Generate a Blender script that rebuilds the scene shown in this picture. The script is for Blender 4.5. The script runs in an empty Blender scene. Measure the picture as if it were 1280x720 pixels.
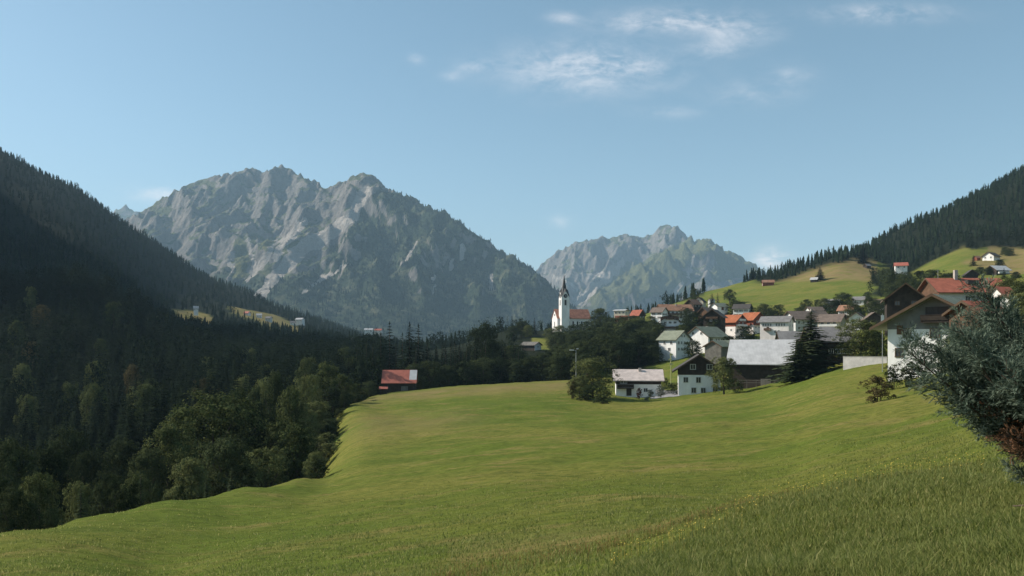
import bpy, math, random
import numpy as np
from mathutils import Vector, Matrix

random.seed(7)
RNG = np.random.default_rng(11)
SC = bpy.context.scene
COL = SC.collection
PI = math.pi
F, CX, HY = 1000.0, 640.0, 430.0       # focal length, centre and eye-level row of the photograph, in its pixels

def at(px, py, Y):
    return ((px - CX) / F * Y, Y, (HY - py) / F * Y)

# ------------------------------------------------------------------ noise
def _hash(ix, iy, seed):
    h = (ix.astype(np.int64) * 374761393 + iy.astype(np.int64) * 668265263 + seed * 974634777) & 0xFFFFFFFF
    h = ((h ^ (h >> 13)) * 1274126177) & 0xFFFFFFFF
    return h ^ (h >> 16)

def pn(x, y, seed=0):
    x = np.asarray(x, float); y = np.asarray(y, float)
    ix = np.floor(x); iy = np.floor(y)
    fx = x - ix; fy = y - iy
    u = fx * fx * fx * (fx * (fx * 6 - 15) + 10); v = fy * fy * fy * (fy * (fy * 6 - 15) + 10)
    def g(dx, dy):
        a = _hash(ix + dx, iy + dy, seed) / 4294967296.0 * 2 * PI
        return np.cos(a) * (fx - dx) + np.sin(a) * (fy - dy)
    a = g(0, 0); b = g(1, 0); c = g(0, 1); d = g(1, 1)
    return ((a + (b - a) * u) + ((c + (d - c) * u) - (a + (b - a) * u)) * v) * 1.5

def fbm(x, y, octv=4, seed=0, gain=0.5):
    s = 0; a = 1.0
    for k in range(octv):
        s = s + a * pn(x * 2 ** k + 17.3 * k, y * 2 ** k - 9.1 * k, seed + k); a *= gain
    return s

def ridged(x, y, octv=4, seed=0, gain=0.5):
    s = 0; a = 1.0; w = 1.0
    for k in range(octv):
        n = 1 - np.abs(pn(x * 2 ** k + 31.7 * k, y * 2 ** k + 5.3 * k, seed + k)) * 1.6
        n = np.clip(n, 0, 1) ** 2 * w
        w = np.clip(n * 1.6, 0, 1)
        s = s + a * n; a *= gain
    return s

def sstep(a, b, x):
    t = np.clip((np.asarray(x, float) - a) / (b - a), 0, 1)
    return t * t * (3 - 2 * t)

# ------------------------------------------------------------------ materials
def nodes_of(m):
    m.use_nodes = True
    nt = m.node_tree
    for n in list(nt.nodes): nt.nodes.remove(n)
    return nt

class NT:
    def __init__(self, nt): self.nt = nt
    def n(self, typ, **kw):
        nd = self.nt.nodes.new(typ)
        for k, v in kw.items():
            if k.startswith('i_'):
                nd.inputs[k[2:].replace('_', ' ')].default_value = v
            else: setattr(nd, k, v)
        return nd
    def l(self, a, b): self.nt.links.new(a, b)
    def math(self, op, a, b=None, c=None, clamp=False):
        nd = self.nt.nodes.new('ShaderNodeMath'); nd.operation = op; nd.use_clamp = clamp
        for i, v in enumerate((a, b, c)):
            if v is None: continue
            if isinstance(v, (int, float)): nd.inputs[i].default_value = v
            else: self.l(v, nd.inputs[i])
        return nd.outputs[0]
    def mix(self, fac, a, b, blend='MIX'):
        nd = self.nt.nodes.new('ShaderNodeMix'); nd.data_type = 'RGBA'; nd.blend_type = blend
        for i, v in ((0, fac), (6, a), (7, b)):
            if isinstance(v, (int, float)): nd.inputs[i].default_value = v
            elif isinstance(v, tuple): nd.inputs[i].default_value = v if len(v) == 4 else (*v, 1)
            else: self.l(v, nd.inputs[i])
        return nd.outputs[2]
    def noise(self, scale, detail=4, rough=0.55, vec=None, dist=0.0):
        nd = self.n('ShaderNodeTexNoise'); nd.inputs['Scale'].default_value = scale
        nd.inputs['Detail'].default_value = detail; nd.inputs['Roughness'].default_value = rough
        nd.inputs['Distortion'].default_value = dist
        if vec is not None: self.l(vec, nd.inputs['Vector'])
        return nd.outputs['Fac']
    def ramp(self, fac, lo, hi):
        nd = self.n('ShaderNodeMapRange'); nd.interpolation_type = 'SMOOTHSTEP'
        nd.inputs['From Min'].default_value = lo; nd.inputs['From Max'].default_value = hi
        self.l(fac, nd.inputs['Value'])
        return nd.outputs[0]
    def attr(self, name):
        return self.n('ShaderNodeAttribute', attribute_name=name)
    def scaled(self, sx, sy, sz, src='Object'):
        tc = self.n('ShaderNodeTexCoord'); mp = self.n('ShaderNodeMapping')
        mp.inputs['Scale'].default_value = (sx, sy, sz)
        self.l(tc.outputs[src], mp.inputs['Vector'])
        return mp.outputs[0]
    def out(self, shader, vol=None):
        o = self.n('ShaderNodeOutputMaterial')
        if shader is not None: self.l(shader, o.inputs['Surface'])
        if vol is not None: self.l(vol, o.inputs['Volume'])
    def bump(self, h, strength, dist=0.1):
        b = self.n('ShaderNodeBump'); b.inputs['Strength'].default_value = strength
        b.inputs['Distance'].default_value = dist
        self.l(h, b.inputs['Height'])
        return b.outputs[0]
    def bsdf(self, col, rough=0.8, spec=0.3, normal=None, metal=0.0):
        p = self.n('ShaderNodeBsdfPrincipled')
        if isinstance(col, tuple): p.inputs['Base Color'].default_value = (*col[:3], 1)
        else: self.l(col, p.inputs['Base Color'])
        p.inputs['Roughness'].default_value = rough; p.inputs['Metallic'].default_value = metal
        p.inputs['Specular IOR Level'].default_value = spec
        if normal is not None: self.l(normal, p.inputs['Normal'])
        return p.outputs[0]

MATS = {}
def surf_mat(name, col, var=0.25, scale=1.2, rough=0.85, spec=0.25, stripe=None, bump=0.3, streak=False, metal=0.0):
    """plain weathered surface: base colour with patchy dirt; stripe=(axis scale xyz, depth) adds boards, seams or tile rows"""
    if name in MATS: return MATS[name]
    m = bpy.data.materials.new(name); t = NT(nodes_of(m))
    vec = t.scaled(1, 1, 0.35 if streak else 1)
    f = t.noise(scale, 5, 0.6, vec)
    f2 = t.noise(scale * 7, 3, 0.6, vec)
    info = t.n('ShaderNodeObjectInfo')
    d = tuple(c * (1 - var) for c in col); b = tuple(min(1, c * (1 + var * 0.6)) for c in col)
    c = t.mix(t.ramp(f, 0.3, 0.7), d, b)
    c = t.mix(t.math('MULTIPLY', t.ramp(f2, 0.5, 0.75), var * 0.7), c, tuple(x * 0.55 for x in col))
    nrm = None
    if stripe:
        sv, depth = stripe
        v2 = t.scaled(*sv)
        wv = t.n('ShaderNodeTexWave', wave_type='BANDS', bands_direction='DIAGONAL', wave_profile='SAW')
        wv.inputs['Scale'].default_value = 1.0; wv.inputs['Distortion'].default_value = 0.15
        t.l(v2, wv.inputs['Vector'])
        c = t.mix(t.math('MULTIPLY', t.ramp(wv.outputs['Fac'], 0.82, 1.0), 0.55), c, tuple(x * 0.4 for x in col))
        nrm = t.bump(wv.outputs['Fac'], depth, 0.05)
    elif bump:
        nrm = t.bump(f2, bump, 0.03)
    t.out(t.bsdf(c, rough, spec, nrm, metal))
    MATS[name] = m
    return m

def leaf_mat(name, dark, light, scale=0.6, trans=0.25, rough=0.6, hue_var=0.35):
    if name in MATS: return MATS[name]
    m = bpy.data.materials.new(name); t = NT(nodes_of(m))
    geo = t.n('ShaderNodeNewGeometry'); info = t.n('ShaderNodeObjectInfo')
    f = t.noise(scale, 3, 0.6, geo.outputs['Position'])
    f = t.math('ADD', t.math('MULTIPLY', f, 0.7), t.math('MULTIPLY', geo.outputs['Random Per Island'], 0.35))
    f = t.math('ADD', f, t.math('MULTIPLY', t.math('SUBTRACT', info.outputs['Random'], 0.5), hue_var))
    c = t.mix(t.ramp(f, 0.2, 0.85), dark, light)
    p = t.bsdf(c, 0.9, 0.02)
    tr = t.n('ShaderNodeBsdfTranslucent'); t.l(c, tr.inputs['Color'])
    mx = t.n('ShaderNodeMixShader'); mx.inputs[0].default_value = trans
    t.l(p, mx.inputs[1]); t.l(tr.outputs[0], mx.inputs[2])
    t.out(mx.outputs[0])
    MATS[name] = m
    return m

# ------------------------------------------------------------------ objects
def tag(o, label=None, cat=None, group=None, kind=None):
    if label: o['label'] = label
    if cat: o['category'] = cat
    if group: o['group'] = group
    if kind: o['kind'] = kind
    return o

def empty(name, loc, rz=0.0):
    o = bpy.data.objects.new(name, None); COL.objects.link(o)
    o.empty_display_size = 0.5
    o.location = loc; o.rotation_euler = (0, 0, rz)
    return o

def np_mesh(name, V, faces_flat, sizes, mat=None, smooth=False, attrs=None):
    me = bpy.data.meshes.new(name)
    V = np.ascontiguousarray(V, dtype=np.float32); ff = np.ascontiguousarray(faces_flat, dtype=np.int32)
    sizes = np.asarray(sizes, dtype=np.int32)
    me.vertices.add(len(V)); me.vertices.foreach_set('co', V.ravel())
    me.loops.add(len(ff)); me.loops.foreach_set('vertex_index', ff)
    me.polygons.add(len(sizes))
    st = np.zeros(len(sizes), dtype=np.int32); st[1:] = np.cumsum(sizes)[:-1]
    me.polygons.foreach_set('loop_start', st)
    me.update(calc_edges=True)
    if smooth: me.polygons.foreach_set('use_smooth', np.ones(len(sizes), dtype=bool))
    if attrs:
        for k, a in attrs.items():
            at_ = me.attributes.new(k, 'FLOAT', 'POINT'); at_.data.foreach_set('value', np.ascontiguousarray(a, dtype=np.float32))
    if mat: me.materials.append(mat)
    return me

def link(name, me, parent=None):
    o = bpy.data.objects.new(name, me); COL.objects.link(o)
    if parent is not None: o.parent = parent
    return o

def grid_faces(nr, nc):
    i = np.arange(nr - 1)[:, None] * nc + np.arange(nc - 1)[None, :]
    return np.stack([i, i + 1, i + nc + 1, i + nc], -1).reshape(-1)

class MB:
    def __init__(self): self.v = []; self.f = []
    def add(self, vs, fs):
        b = len(self.v); self.v += [tuple(p) for p in vs]; self.f += [tuple(b + i for i in q) for q in fs]
        return self
    def box(self, c, s, rot=0.0):
        cx, cy, cz = c; hx, hy, hz = s[0] / 2, s[1] / 2, s[2] / 2
        cr, sr = math.cos(rot), math.sin(rot)
        vs = []
        for dz in (-hz, hz):
            for dx, dy in ((-hx, -hy), (hx, -hy), (hx, hy), (-hx, hy)):
                vs.append((cx + dx * cr - dy * sr, cy + dx * sr + dy * cr, cz + dz))
        return self.add(vs, [(0, 3, 2, 1), (4, 5, 6, 7), (0, 1, 5, 4), (1, 2, 6, 5), (2, 3, 7, 6), (3, 0, 4, 7)])
    def prism(self, prof, x0, x1):
        """profile polygon in (y, z), counter-clockwise seen from +x, extruded along x"""
        n = len(prof)
        vs = [(x0, y, z) for y, z in prof] + [(x1, y, z) for y, z in prof]
        fs = [tuple(range(n))[::-1], tuple(range(n, 2 * n))]
        for i in range(n):
            j = (i + 1) % n
            fs.append((i, j, n + j, n + i))
        return self.add(vs, fs)
    def tube(self, pts, radii, seg=6):
        pts = [Vector(p) for p in pts]; b = len(self.v)
        for k, p in enumerate(pts):
            d = (pts[min(k + 1, len(pts) - 1)] - pts[max(k - 1, 0)]).normalized()
            u = d.orthogonal().normalized(); w = d.cross(u)
            for s in range(seg):
                a = 2 * PI * s / seg
                self.v.append(tuple(p + (u * math.cos(a) + w * math.sin(a)) * radii[k]))
        for k in range(len(pts) - 1):
            for s in range(seg):
                s2 = (s + 1) % seg
                self.f.append((b + k * seg + s, b + k * seg + s2, b + (k + 1) * seg + s2, b + (k + 1) * seg + s))
        self.f.append(tuple(b + (len(pts) - 1) * seg + s for s in range(seg)))
        self.f.append(tuple(b + s for s in range(seg))[::-1])
        return self
    def mesh(self, name, mat, smooth=False):
        me = bpy.data.meshes.new(name); me.from_pydata(self.v, [], self.f)
        if mat: me.materials.append(mat)
        if smooth: me.polygons.foreach_set('use_smooth', [True] * len(me.polygons))
        return me
    def build(self, name, mat, parent=None, smooth=False):
        return link(name, self.mesh(name, mat, smooth), parent)

def copy_thing(src, loc, rz, scale, label=None):
    r = src.copy(); COL.objects.link(r)
    r.location = loc; r.rotation_euler = (0, 0, rz); r.scale = scale
    if label: r['label'] = label
    for ch in src.children:
        c = ch.copy(); COL.objects.link(c); c.parent = r
    return r

# ------------------------------------------------------------------ camera, sun, sky
cam = bpy.data.cameras.new('camera'); co = bpy.data.objects.new('camera', cam); COL.objects.link(co)
co.location = (0, 0, 0); co.rotation_euler = (PI / 2, 0, 0)
cam.sensor_width = 36; cam.lens = 36 * F / 1280; cam.shift_y = (HY - 360) / 1280
cam.clip_start = 0.1; cam.clip_end = 60000
SC.camera = co

SUN_EL, SUN_AZ = math.radians(35), math.radians(-76)     # azimuth from the view axis (+Y), negative = left
sd = Vector((math.sin(SUN_AZ) * math.cos(SUN_EL), math.cos(SUN_AZ) * math.cos(SUN_EL), math.sin(SUN_EL)))
sl = bpy.data.lights.new('sun', 'SUN'); so = bpy.data.objects.new('sun', sl); COL.objects.link(so)
sl.energy = 5.0; sl.angle = math.radians(0.5); sl.color = (1.0, 0.93, 0.82)
so.rotation_euler = sd.to_track_quat('Z', 'Y').to_euler()
so.location = (-50, 30, 60)

W = bpy.data.worlds.new('World'); SC.world = W; W.use_nodes = True
t = NT(W.node_tree)
for n in list(W.node_tree.nodes): W.node_tree.nodes.remove(n)
sky = t.n('ShaderNodeTexSky', sky_type='NISHITA'); sky.sun_disc = False
sky.sun_elevation = SUN_EL; sky.sun_rotation = SUN_AZ
sky.altitude = 1100; sky.air_density = 1.0; sky.dust_density = 1.2; sky.ozone_density = 1.3
hsv = t.n('ShaderNodeHueSaturation'); hsv.inputs['Saturation'].default_value = 0.98; hsv.inputs['Hue'].default_value = 0.478
t.l(sky.outputs[0], hsv.inputs['Color'])
# thin clouds high in the sky: a patchy layer, thick only where the photographed banks stand
tc = t.n('ShaderNodeTexCoord'); sx = t.n('ShaderNodeSeparateXYZ'); t.l(tc.outputs['Generated'], sx.inputs[0])
dy = t.math('MAXIMUM', sx.outputs[1], 0.05)
cu = t.math('DIVIDE', sx.outputs[0], dy); cv = t.math('DIVIDE', sx.outputs[2], dy)
banks = [(735, 85, 75, 22, 1.0), (835, 27, 60, 11, .85), (925, 38, 32, 14, .7), (1105, 17, 60, 9, .6), (598, 83, 18, 6, .55),
         (890, 62, 24, 9, .5), (935, 118, 40, 12, .3), (985, 97, 26, 14, .3), (701, 277, 11, 7, .5), (205, 243, 34, 9, .75), (968, 324, 18, 10, 2.0),
         (519, 74, 8, 5, .4), (840, 140, 34, 6, .25), (705, 22, 16, 6, .4), (565, 95, 10, 5, .35)]
acc = None
for (bx, by, rx, ry, k) in banks:
    a = t.math('DIVIDE', t.math('SUBTRACT', cu, (bx - CX) / F), rx / F)
    b = t.math('DIVIDE', t.math('SUBTRACT', cv, (HY - by) / F), ry / F)
    r2 = t.math('ADD', t.math('MULTIPLY', a, a), t.math('MULTIPLY', b, b))
    g = t.math('MULTIPLY', t.math('EXPONENT', t.math('MULTIPLY', r2, -0.7)), k)
    acc = g if acc is None else t.math('ADD', acc, g)
cmb = t.n('ShaderNodeCombineXYZ'); t.l(cu, cmb.inputs[0]); t.l(t.math('MULTIPLY', cv, 1.9), cmb.inputs[1])
cn = t.noise(15, 9, 0.62, cmb.outputs[0], 0.5)
cn2 = t.noise(48, 6, 0.6, cmb.outputs[0], 0.8)
cl = t.math('MULTIPLY', acc, t.math('ADD', t.math('MULTIPLY', t.ramp(cn, 0.34, 0.72), 0.95), t.math('MULTIPLY', t.ramp(cn2, 0.40, 0.68), 0.3)))
cl = t.math('MULTIPLY', cl, 0.62, clamp=True)
skyc = t.mix(cl, hsv.outputs[0], (9.6, 8.9, 8.7, 1))
bg = t.n('ShaderNodeBackground'); bg.inputs['Strength'].default_value = 0.104
t.l(skyc, bg.inputs['Color'])
wo = t.n('ShaderNodeOutputWorld'); t.l(bg.outputs[0], wo.inputs['Surface'])

SC.view_settings.view_transform = 'Standard'; SC.view_settings.look = 'None'
SC.view_settings.exposure = 0.48; SC.view_settings.gamma = 1.0
SC.render.engine = 'CYCLES'
SC.cycles.use_denoising = True
SC.cycles.max_bounces = 5; SC.cycles.diffuse_bounces = 2; SC.cycles.glossy_bounces = 2
SC.cycles.transmission_bounces = 3; SC.cycles.transparent_max_bounces = 6; SC.cycles.volume_bounces = 0
SC.cycles.use_adaptive_sampling = False
SC.cycles.caustics_reflective = False; SC.cycles.caustics_refractive = False
# ------------------------------------------------------------------ the lie of the land: (column, distance, row) of ground seen, inferred or shaped for shade
CP = {
 -820: [(60, 760), (200, 600), (350, 300), (515, -40), (650, -170), (800, -170), (1300, -60), (2000, 0), (3500, 200)],  # this and the next rows: unseen hillside, raised to shade the left forest
 -650: [(60, 760), (250, 560), (400, 250), (500, 20), (581, -230), (700, -210), (1000, -90), (2000, 60)],
 -380: [(10, 790), (25, 745), (38, 718), (60, 745), (100, 725), (200, 640), (350, 520), (450, 380), (560, 110), (650, -90), (740, -200), (900, -190), (1300, -20), (2000, 80), (3500, 250), (6000, 390)],
 -130: [(25, 730), (39, 695), (56, 720), (100, 710), (200, 630), (350, 500), (560, 350), (700, 280), (850, 180), (1000, 125), (1300, 140), (1800, 145), (2000, 145), (2400, 165), (3500, 290)],
 0: [(3.2, 1000), (8, 810), (15, 750), (28, 702), (40, 669), (52, 700), (75, 720), (110, 690), (180, 625), (300, 530), (420, 425), (540, 364), (640, 376), (800, 350), (1200, 280), (1700, 205), (2000, 190), (2300, 205), (3500, 320), (6000, 400)],
 100: [(10, 790), (25, 715), (50, 652), (64, 682), (90, 700), (140, 655), (220, 590), (320, 510), (430, 420), (550, 362), (660, 378), (900, 350), (1300, 300), (1750, 252), (2000, 240), (2300, 255), (3500, 340), (6000, 400)],
 200: [(3.2, 1000), (10, 790), (15, 765), (28, 718), (60, 631), (74, 662), (110, 665), (170, 610), (250, 550), (350, 495), (460, 445), (560, 412), (680, 420), (950, 400), (1300, 372), (1750, 322), (2000, 307), (2300, 320), (3500, 380), (6000, 405)],
 300: [(10, 780), (20, 722), (45, 654), (76, 613), (90, 640), (125, 640), (200, 575), (300, 520), (450, 465), (620, 436), (900, 420), (1150, 408), (1400, 388), (1560, 384), (1750, 374), (2000, 363), (2300, 373), (3500, 400), (6000, 410)],
 380: [(70, 616), (92, 600), (104, 622), (130, 622), (170, 585)],
 400: [(3.2, 1000), (10, 765), (20, 713), (40, 655), (60, 625), (90, 598), (106, 603), (125, 598), (160, 570), (200, 545), (300, 500), (450, 465), (700, 440), (1000, 425), (1500, 415), (2000, 402), (2300, 405), (3500, 405), (6000, 412)],
 430: [(90, 590), (130, 560), (170, 531), (205, 511), (225, 512), (250, 522), (300, 506)],
 500: [(10, 757), (20, 700), (40, 640), (70, 600), (110, 560), (160, 526), (210, 503), (258, 489), (272, 492), (290, 507), (340, 500), (450, 465), (700, 448), (1000, 442), (1500, 437), (2500, 430), (6000, 414)],
 570: [(160, 519), (215, 497), (272, 481), (290, 487), (305, 497), (340, 492), (450, 462)],
 640: [(3.2, 980), (6, 830), (9, 757), (13, 720), (25, 660), (40, 620), (60, 592), (110, 548), (180, 508), (262, 478), (280, 483), (300, 492), (340, 486), (420, 455), (520, 432), (620, 415), (750, 418), (900, 438), (1200, 438), (2500, 428), (6000, 412)],
 720: [(7, 758), (13, 702), (25, 648), (40, 615), (60, 588), (110, 545), (170, 513), (230, 490), (275, 473), (300, 472), (350, 458), (420, 446), (520, 428), (620, 413), (700, 412), (850, 428), (1200, 425), (2500, 405)],
 800: [(3.2, 960), (6, 748), (12, 690), (25, 640), (40, 608), (70, 570), (120, 535), (170, 512), (205, 501), (225, 496), (255, 482), (300, 467), (350, 450), (420, 432), (500, 415), (580, 403), (640, 398), (750, 395), (900, 400), (1200, 416), (2500, 405), (6000, 412)],
 870: [(25, 636), (60, 577), (120, 525), (170, 502), (210, 491), (260, 470), (300, 455), (350, 440), (420, 424), (500, 408), (600, 390), (700, 378), (800, 372), (1000, 388), (1500, 408)],
 950: [(5.5, 742), (9, 695), (15, 628), (19, 634), (25, 632), (35, 612), (60, 570), (100, 530), (150, 502), (195, 484), (210, 480), (250, 462), (300, 447), (350, 437), (424, 425), (446, 415), (500, 403), (580, 388), (660, 372), (760, 357), (850, 352), (1000, 362), (1500, 400), (2500, 405), (6000, 412)],
 1050: [(3.2, 940), (5.5, 738), (8, 686), (14, 608), (18, 616), (22, 616), (30, 600), (50, 560), (80, 522), (120, 490), (160, 468), (185, 455), (250, 443), (300, 435), (350, 426), (404, 416), (444, 408), (500, 392), (600, 367), (700, 347), (790, 330), (860, 324), (950, 325), (1200, 340), (1700, 390)],
 1130: [(5, 735), (8, 670), (14, 594), (18, 603), (22, 600), (30, 580), (60, 530), (90, 497), (120, 477), (135, 464), (160, 452), (200, 438), (250, 420), (300, 408), (400, 385), (500, 368), (600, 352), (700, 340), (800, 328), (900, 308), (1000, 288), (1100, 290), (1500, 325), (2500, 390)],
 1200: [(3.2, 900), (5, 725), (8, 652), (14, 585), (18, 592), (30, 560), (60, 510), (90, 482), (130, 452), (160, 435), (200, 412), (250, 395), (300, 380), (400, 360), (500, 344), (600, 330), (700, 315), (800, 298), (900, 276), (1000, 256), (1100, 257), (1500, 300), (2500, 390)],
 1280: [(5, 705), (8, 640), (14, 577), (30, 530), (60, 480), (90, 455), (130, 437), (160, 425), (200, 405), (300, 372), (400, 350), (500, 335), (600, 321), (700, 306), (800, 280), (900, 250), (1000, 218), (1080, 214), (1500, 260), (2500, 370), (6000, 410)],
 1500: [(3.2, 860), (5, 650), (14, 530), (60, 440), (130, 395), (300, 325), (600, 250), (800, 180), (1000, 100), (1300, 90), (2500, 300), (6000, 400)],
 1900: [(5, 600), (14, 480), (60, 400), (300, 280), (600, 190), (1000, 20), (1400, -10), (3000, 300)],
}
_CC = [440, 480, 505, 530, 560, 600, 640, 680, 705, 740]
def crest_row(c, Y):
    """the meadow's far brow: an even swell from 205 m to the crest near 266 m, then the drop to the trees"""
    Yc = np.interp(c, [440, 480, 560, 740], [250, 262, 266, 273])
    rc = np.interp(c, _CC, [500, 491.5, 489, 486.5, 483.5, 481, 479, 477, 475.5, 474])
    near = np.interp(c, [440, 505, 570, 640, 740], [509, 504, 499, 496, 494])
    back = np.interp(c, [440, 600, 660, 705, 740], [14, 13, 7, 2, 0])
    end = np.interp(c, [440, 505, 570, 640, 705, 740], [505, 503, 496, 487, 466, 463])
    t1 = np.clip((Y - 205) / (Yc - 205), 0, 1); t2 = np.clip((Y - Yc) / 34, 0, 1); t3 = np.clip((Y - Yc - 34) / (340 - Yc - 34), 0, 1)
    r = near + (rc - near) * (1 - (1 - t1) ** 1.4)
    r = r + back * (t2 * t2 * (3 - 2 * t2)) + (end - rc - back) * t3
    return r
for c in [c for c in CP if 440 < c < 730]: CP[c] = [(Y, r) for (Y, r) in CP[c] if not 205 < Y < 345]
for c in (470, 505, 540, 575, 610, 645, 680, 710):
    CP.setdefault(c, []); CP[c] = CP[c] + [(Y, float(crest_row(c, Y))) for Y in (210, 250, 300, 338)]
KB = 2.2
_pts = np.array([(px / 100.0, KB * math.log(Y), py) for px, l in CP.items() for (Y, py) in l])
def _ker(r2): return np.sqrt(r2 + 0.35 ** 2)
def _fit():
    A = _pts[:, :2]; n = len(A)
    r2 = ((A[:, None] - A[None]) ** 2).sum(-1)
    K = -_ker(r2) - 0.0006 * np.eye(n)
    Pm = np.c_[np.ones(n), A]
    M = np.zeros((n + 3, n + 3)); M[:n, :n] = K; M[:n, n:] = Pm; M[n:, :n] = Pm.T
    return np.linalg.solve(M, np.r_[_pts[:, 2], 0, 0, 0])
_w = _fit()
def row_of(px, Y):
    """row at which the smooth ground at column px and distance Y is seen"""
    a = np.asarray(px, float).ravel() / 100.0; b = KB * np.log(np.asarray(Y, float).ravel())
    out = np.empty(len(a)); n = len(_pts)
    for s in range(0, len(a), 20000):
        A = np.c_[a[s:s + 20000], b[s:s + 20000]]
        r2 = ((A[:, None] - _pts[None, :, :2]) ** 2).sum(-1)
        out[s:s + 20000] = -_ker(r2) @ _w[:n] + _w[n] + A @ _w[n + 1:]
    out = out.reshape(np.shape(px)); P_ = np.asarray(px, float); Y_ = np.asarray(Y, float)
    w = sstep(436, 474, P_) * sstep(742, 708, P_) * sstep(196, 226, Y_) * sstep(348, 322, Y_)
    return out * (1 - w) + crest_row(P_, Y_) * w
def bumps(X, Y):
    k = 0.35 + 0.65 * sstep(8, 60, Y)
    px = CX + F * X / np.maximum(Y, 1); lip = 1 - 0.85 * sstep(500, 430, px) * sstep(70, 110, Y) * sstep(500, 300, Y)
    b = 0.50 * lip * (1 - 0.6 * sstep(200, 240, Y)) * fbm(X / 30, Y / 22, 3, 3) * sstep(15, 120, Y) + k * lip * 0.16 * fbm(X / 6, Y / 5, 3, 9) + 0.05 * fbm(X / 1.1, Y / 1.1, 2, 21)
    b = b + 5.0 * fbm(X / 160, Y / 160, 4, 33) * sstep(450, 900, Y)
    # cattle treads and slumps that run along the slope of the meadow
    b = b + 0.06 * lip * np.clip(ridged(X / 9 + 0.4 * Y / 9, Y / 3.2, 3, 41) - 0.5, 0, 1) * sstep(18, 40, Y) * (1 - sstep(250, 330, Y))
    return b
def ground(X, Y):
    X = np.asarray(X, float); Y = np.maximum(np.asarray(Y, float), 1.0)
    px = CX + F * X / Y
    return (HY - row_of(px, Y)) / F * Y + bumps(X, Y)
def gz(x, y): return float(ground(np.array([x]), np.array([y]))[0])

# land cover ------------------------------------------------------------
EDGE_PX = [900, 940, 960, 1000, 1040, 1070, 1095, 1120, 1140, 1170, 1205, 1215, 1240, 1280, 1500, 2000]
EDGE_PY = [345, 354, 354, 343, 331, 326, 328, 336, 337, 322, 306, 311, 307, 309, 300, 280]
def clearing(px, Y):
    c = np.zeros(np.shape(px))
    def blob(cx, cY, rx, rY):
        return sstep(1.15, 0.85, np.sqrt(((px - cx) / rx) ** 2 + ((Y - cY) / rY) ** 2) + 0.18 * pn(px / 14, Y / 40, 5))
    for b in ((328, 1400, 42, 170), (368, 1300, 40, 110), (243, 1150, 26, 120), (352, 1180, 26, 60), (472, 1420, 20, 130), (582, 1500, 14, 70)):
        c = np.maximum(c, blob(*b))
    return c
def forest_w(px, Y, py):
    left = sstep(640, 560, px) * sstep(60, 110, Y)
    # the meadow's own border on the left
    edge = np.interp(px, [-300, 0, 100, 200, 300, 380, 400, 415, 430, 470, 520, 600, 720], [44, 46, 55, 66, 82, 98, 120, 165, 222, 262, 288, 290, 292])
    left = np.where(px < 560, sstep(edge, edge * 1.06, Y), 0)
    mid = ((px >= 540) & (px < 700)) * sstep(284, 300, Y)
    mid = mid * (1 - ((px > 664) & (px < 690) & (Y > 480) & (Y < 560)))
    right = (px > 880) * sstep(2, -3, py - np.interp(px, EDGE_PX, EDGE_PY)) * sstep(520, 600, Y)
    right = np.maximum(right, (px > 928) * (Y > 838))
    gully = sstep(30, 12, np.abs(px - 1106 - (Y - 540) * 0.07 + 13 * pn(Y / 45, px / 60, 6) + 5 * pn(Y / 14, px / 20, 16))) * sstep(520, 560, Y)
    w = np.maximum(np.maximum(left, mid), np.maximum(right, gully))
    grove = sstep(1.1, 0.9, np.sqrt(((px - 762) / 66) ** 2 + ((Y - 390) / 100) ** 2)) * (px < 828)
    w = np.maximum(w, grove)
    w = np.maximum(w, (px < 880) * sstep(760, 850, Y))
    return w * (1 - clearing(px, Y))

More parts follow.
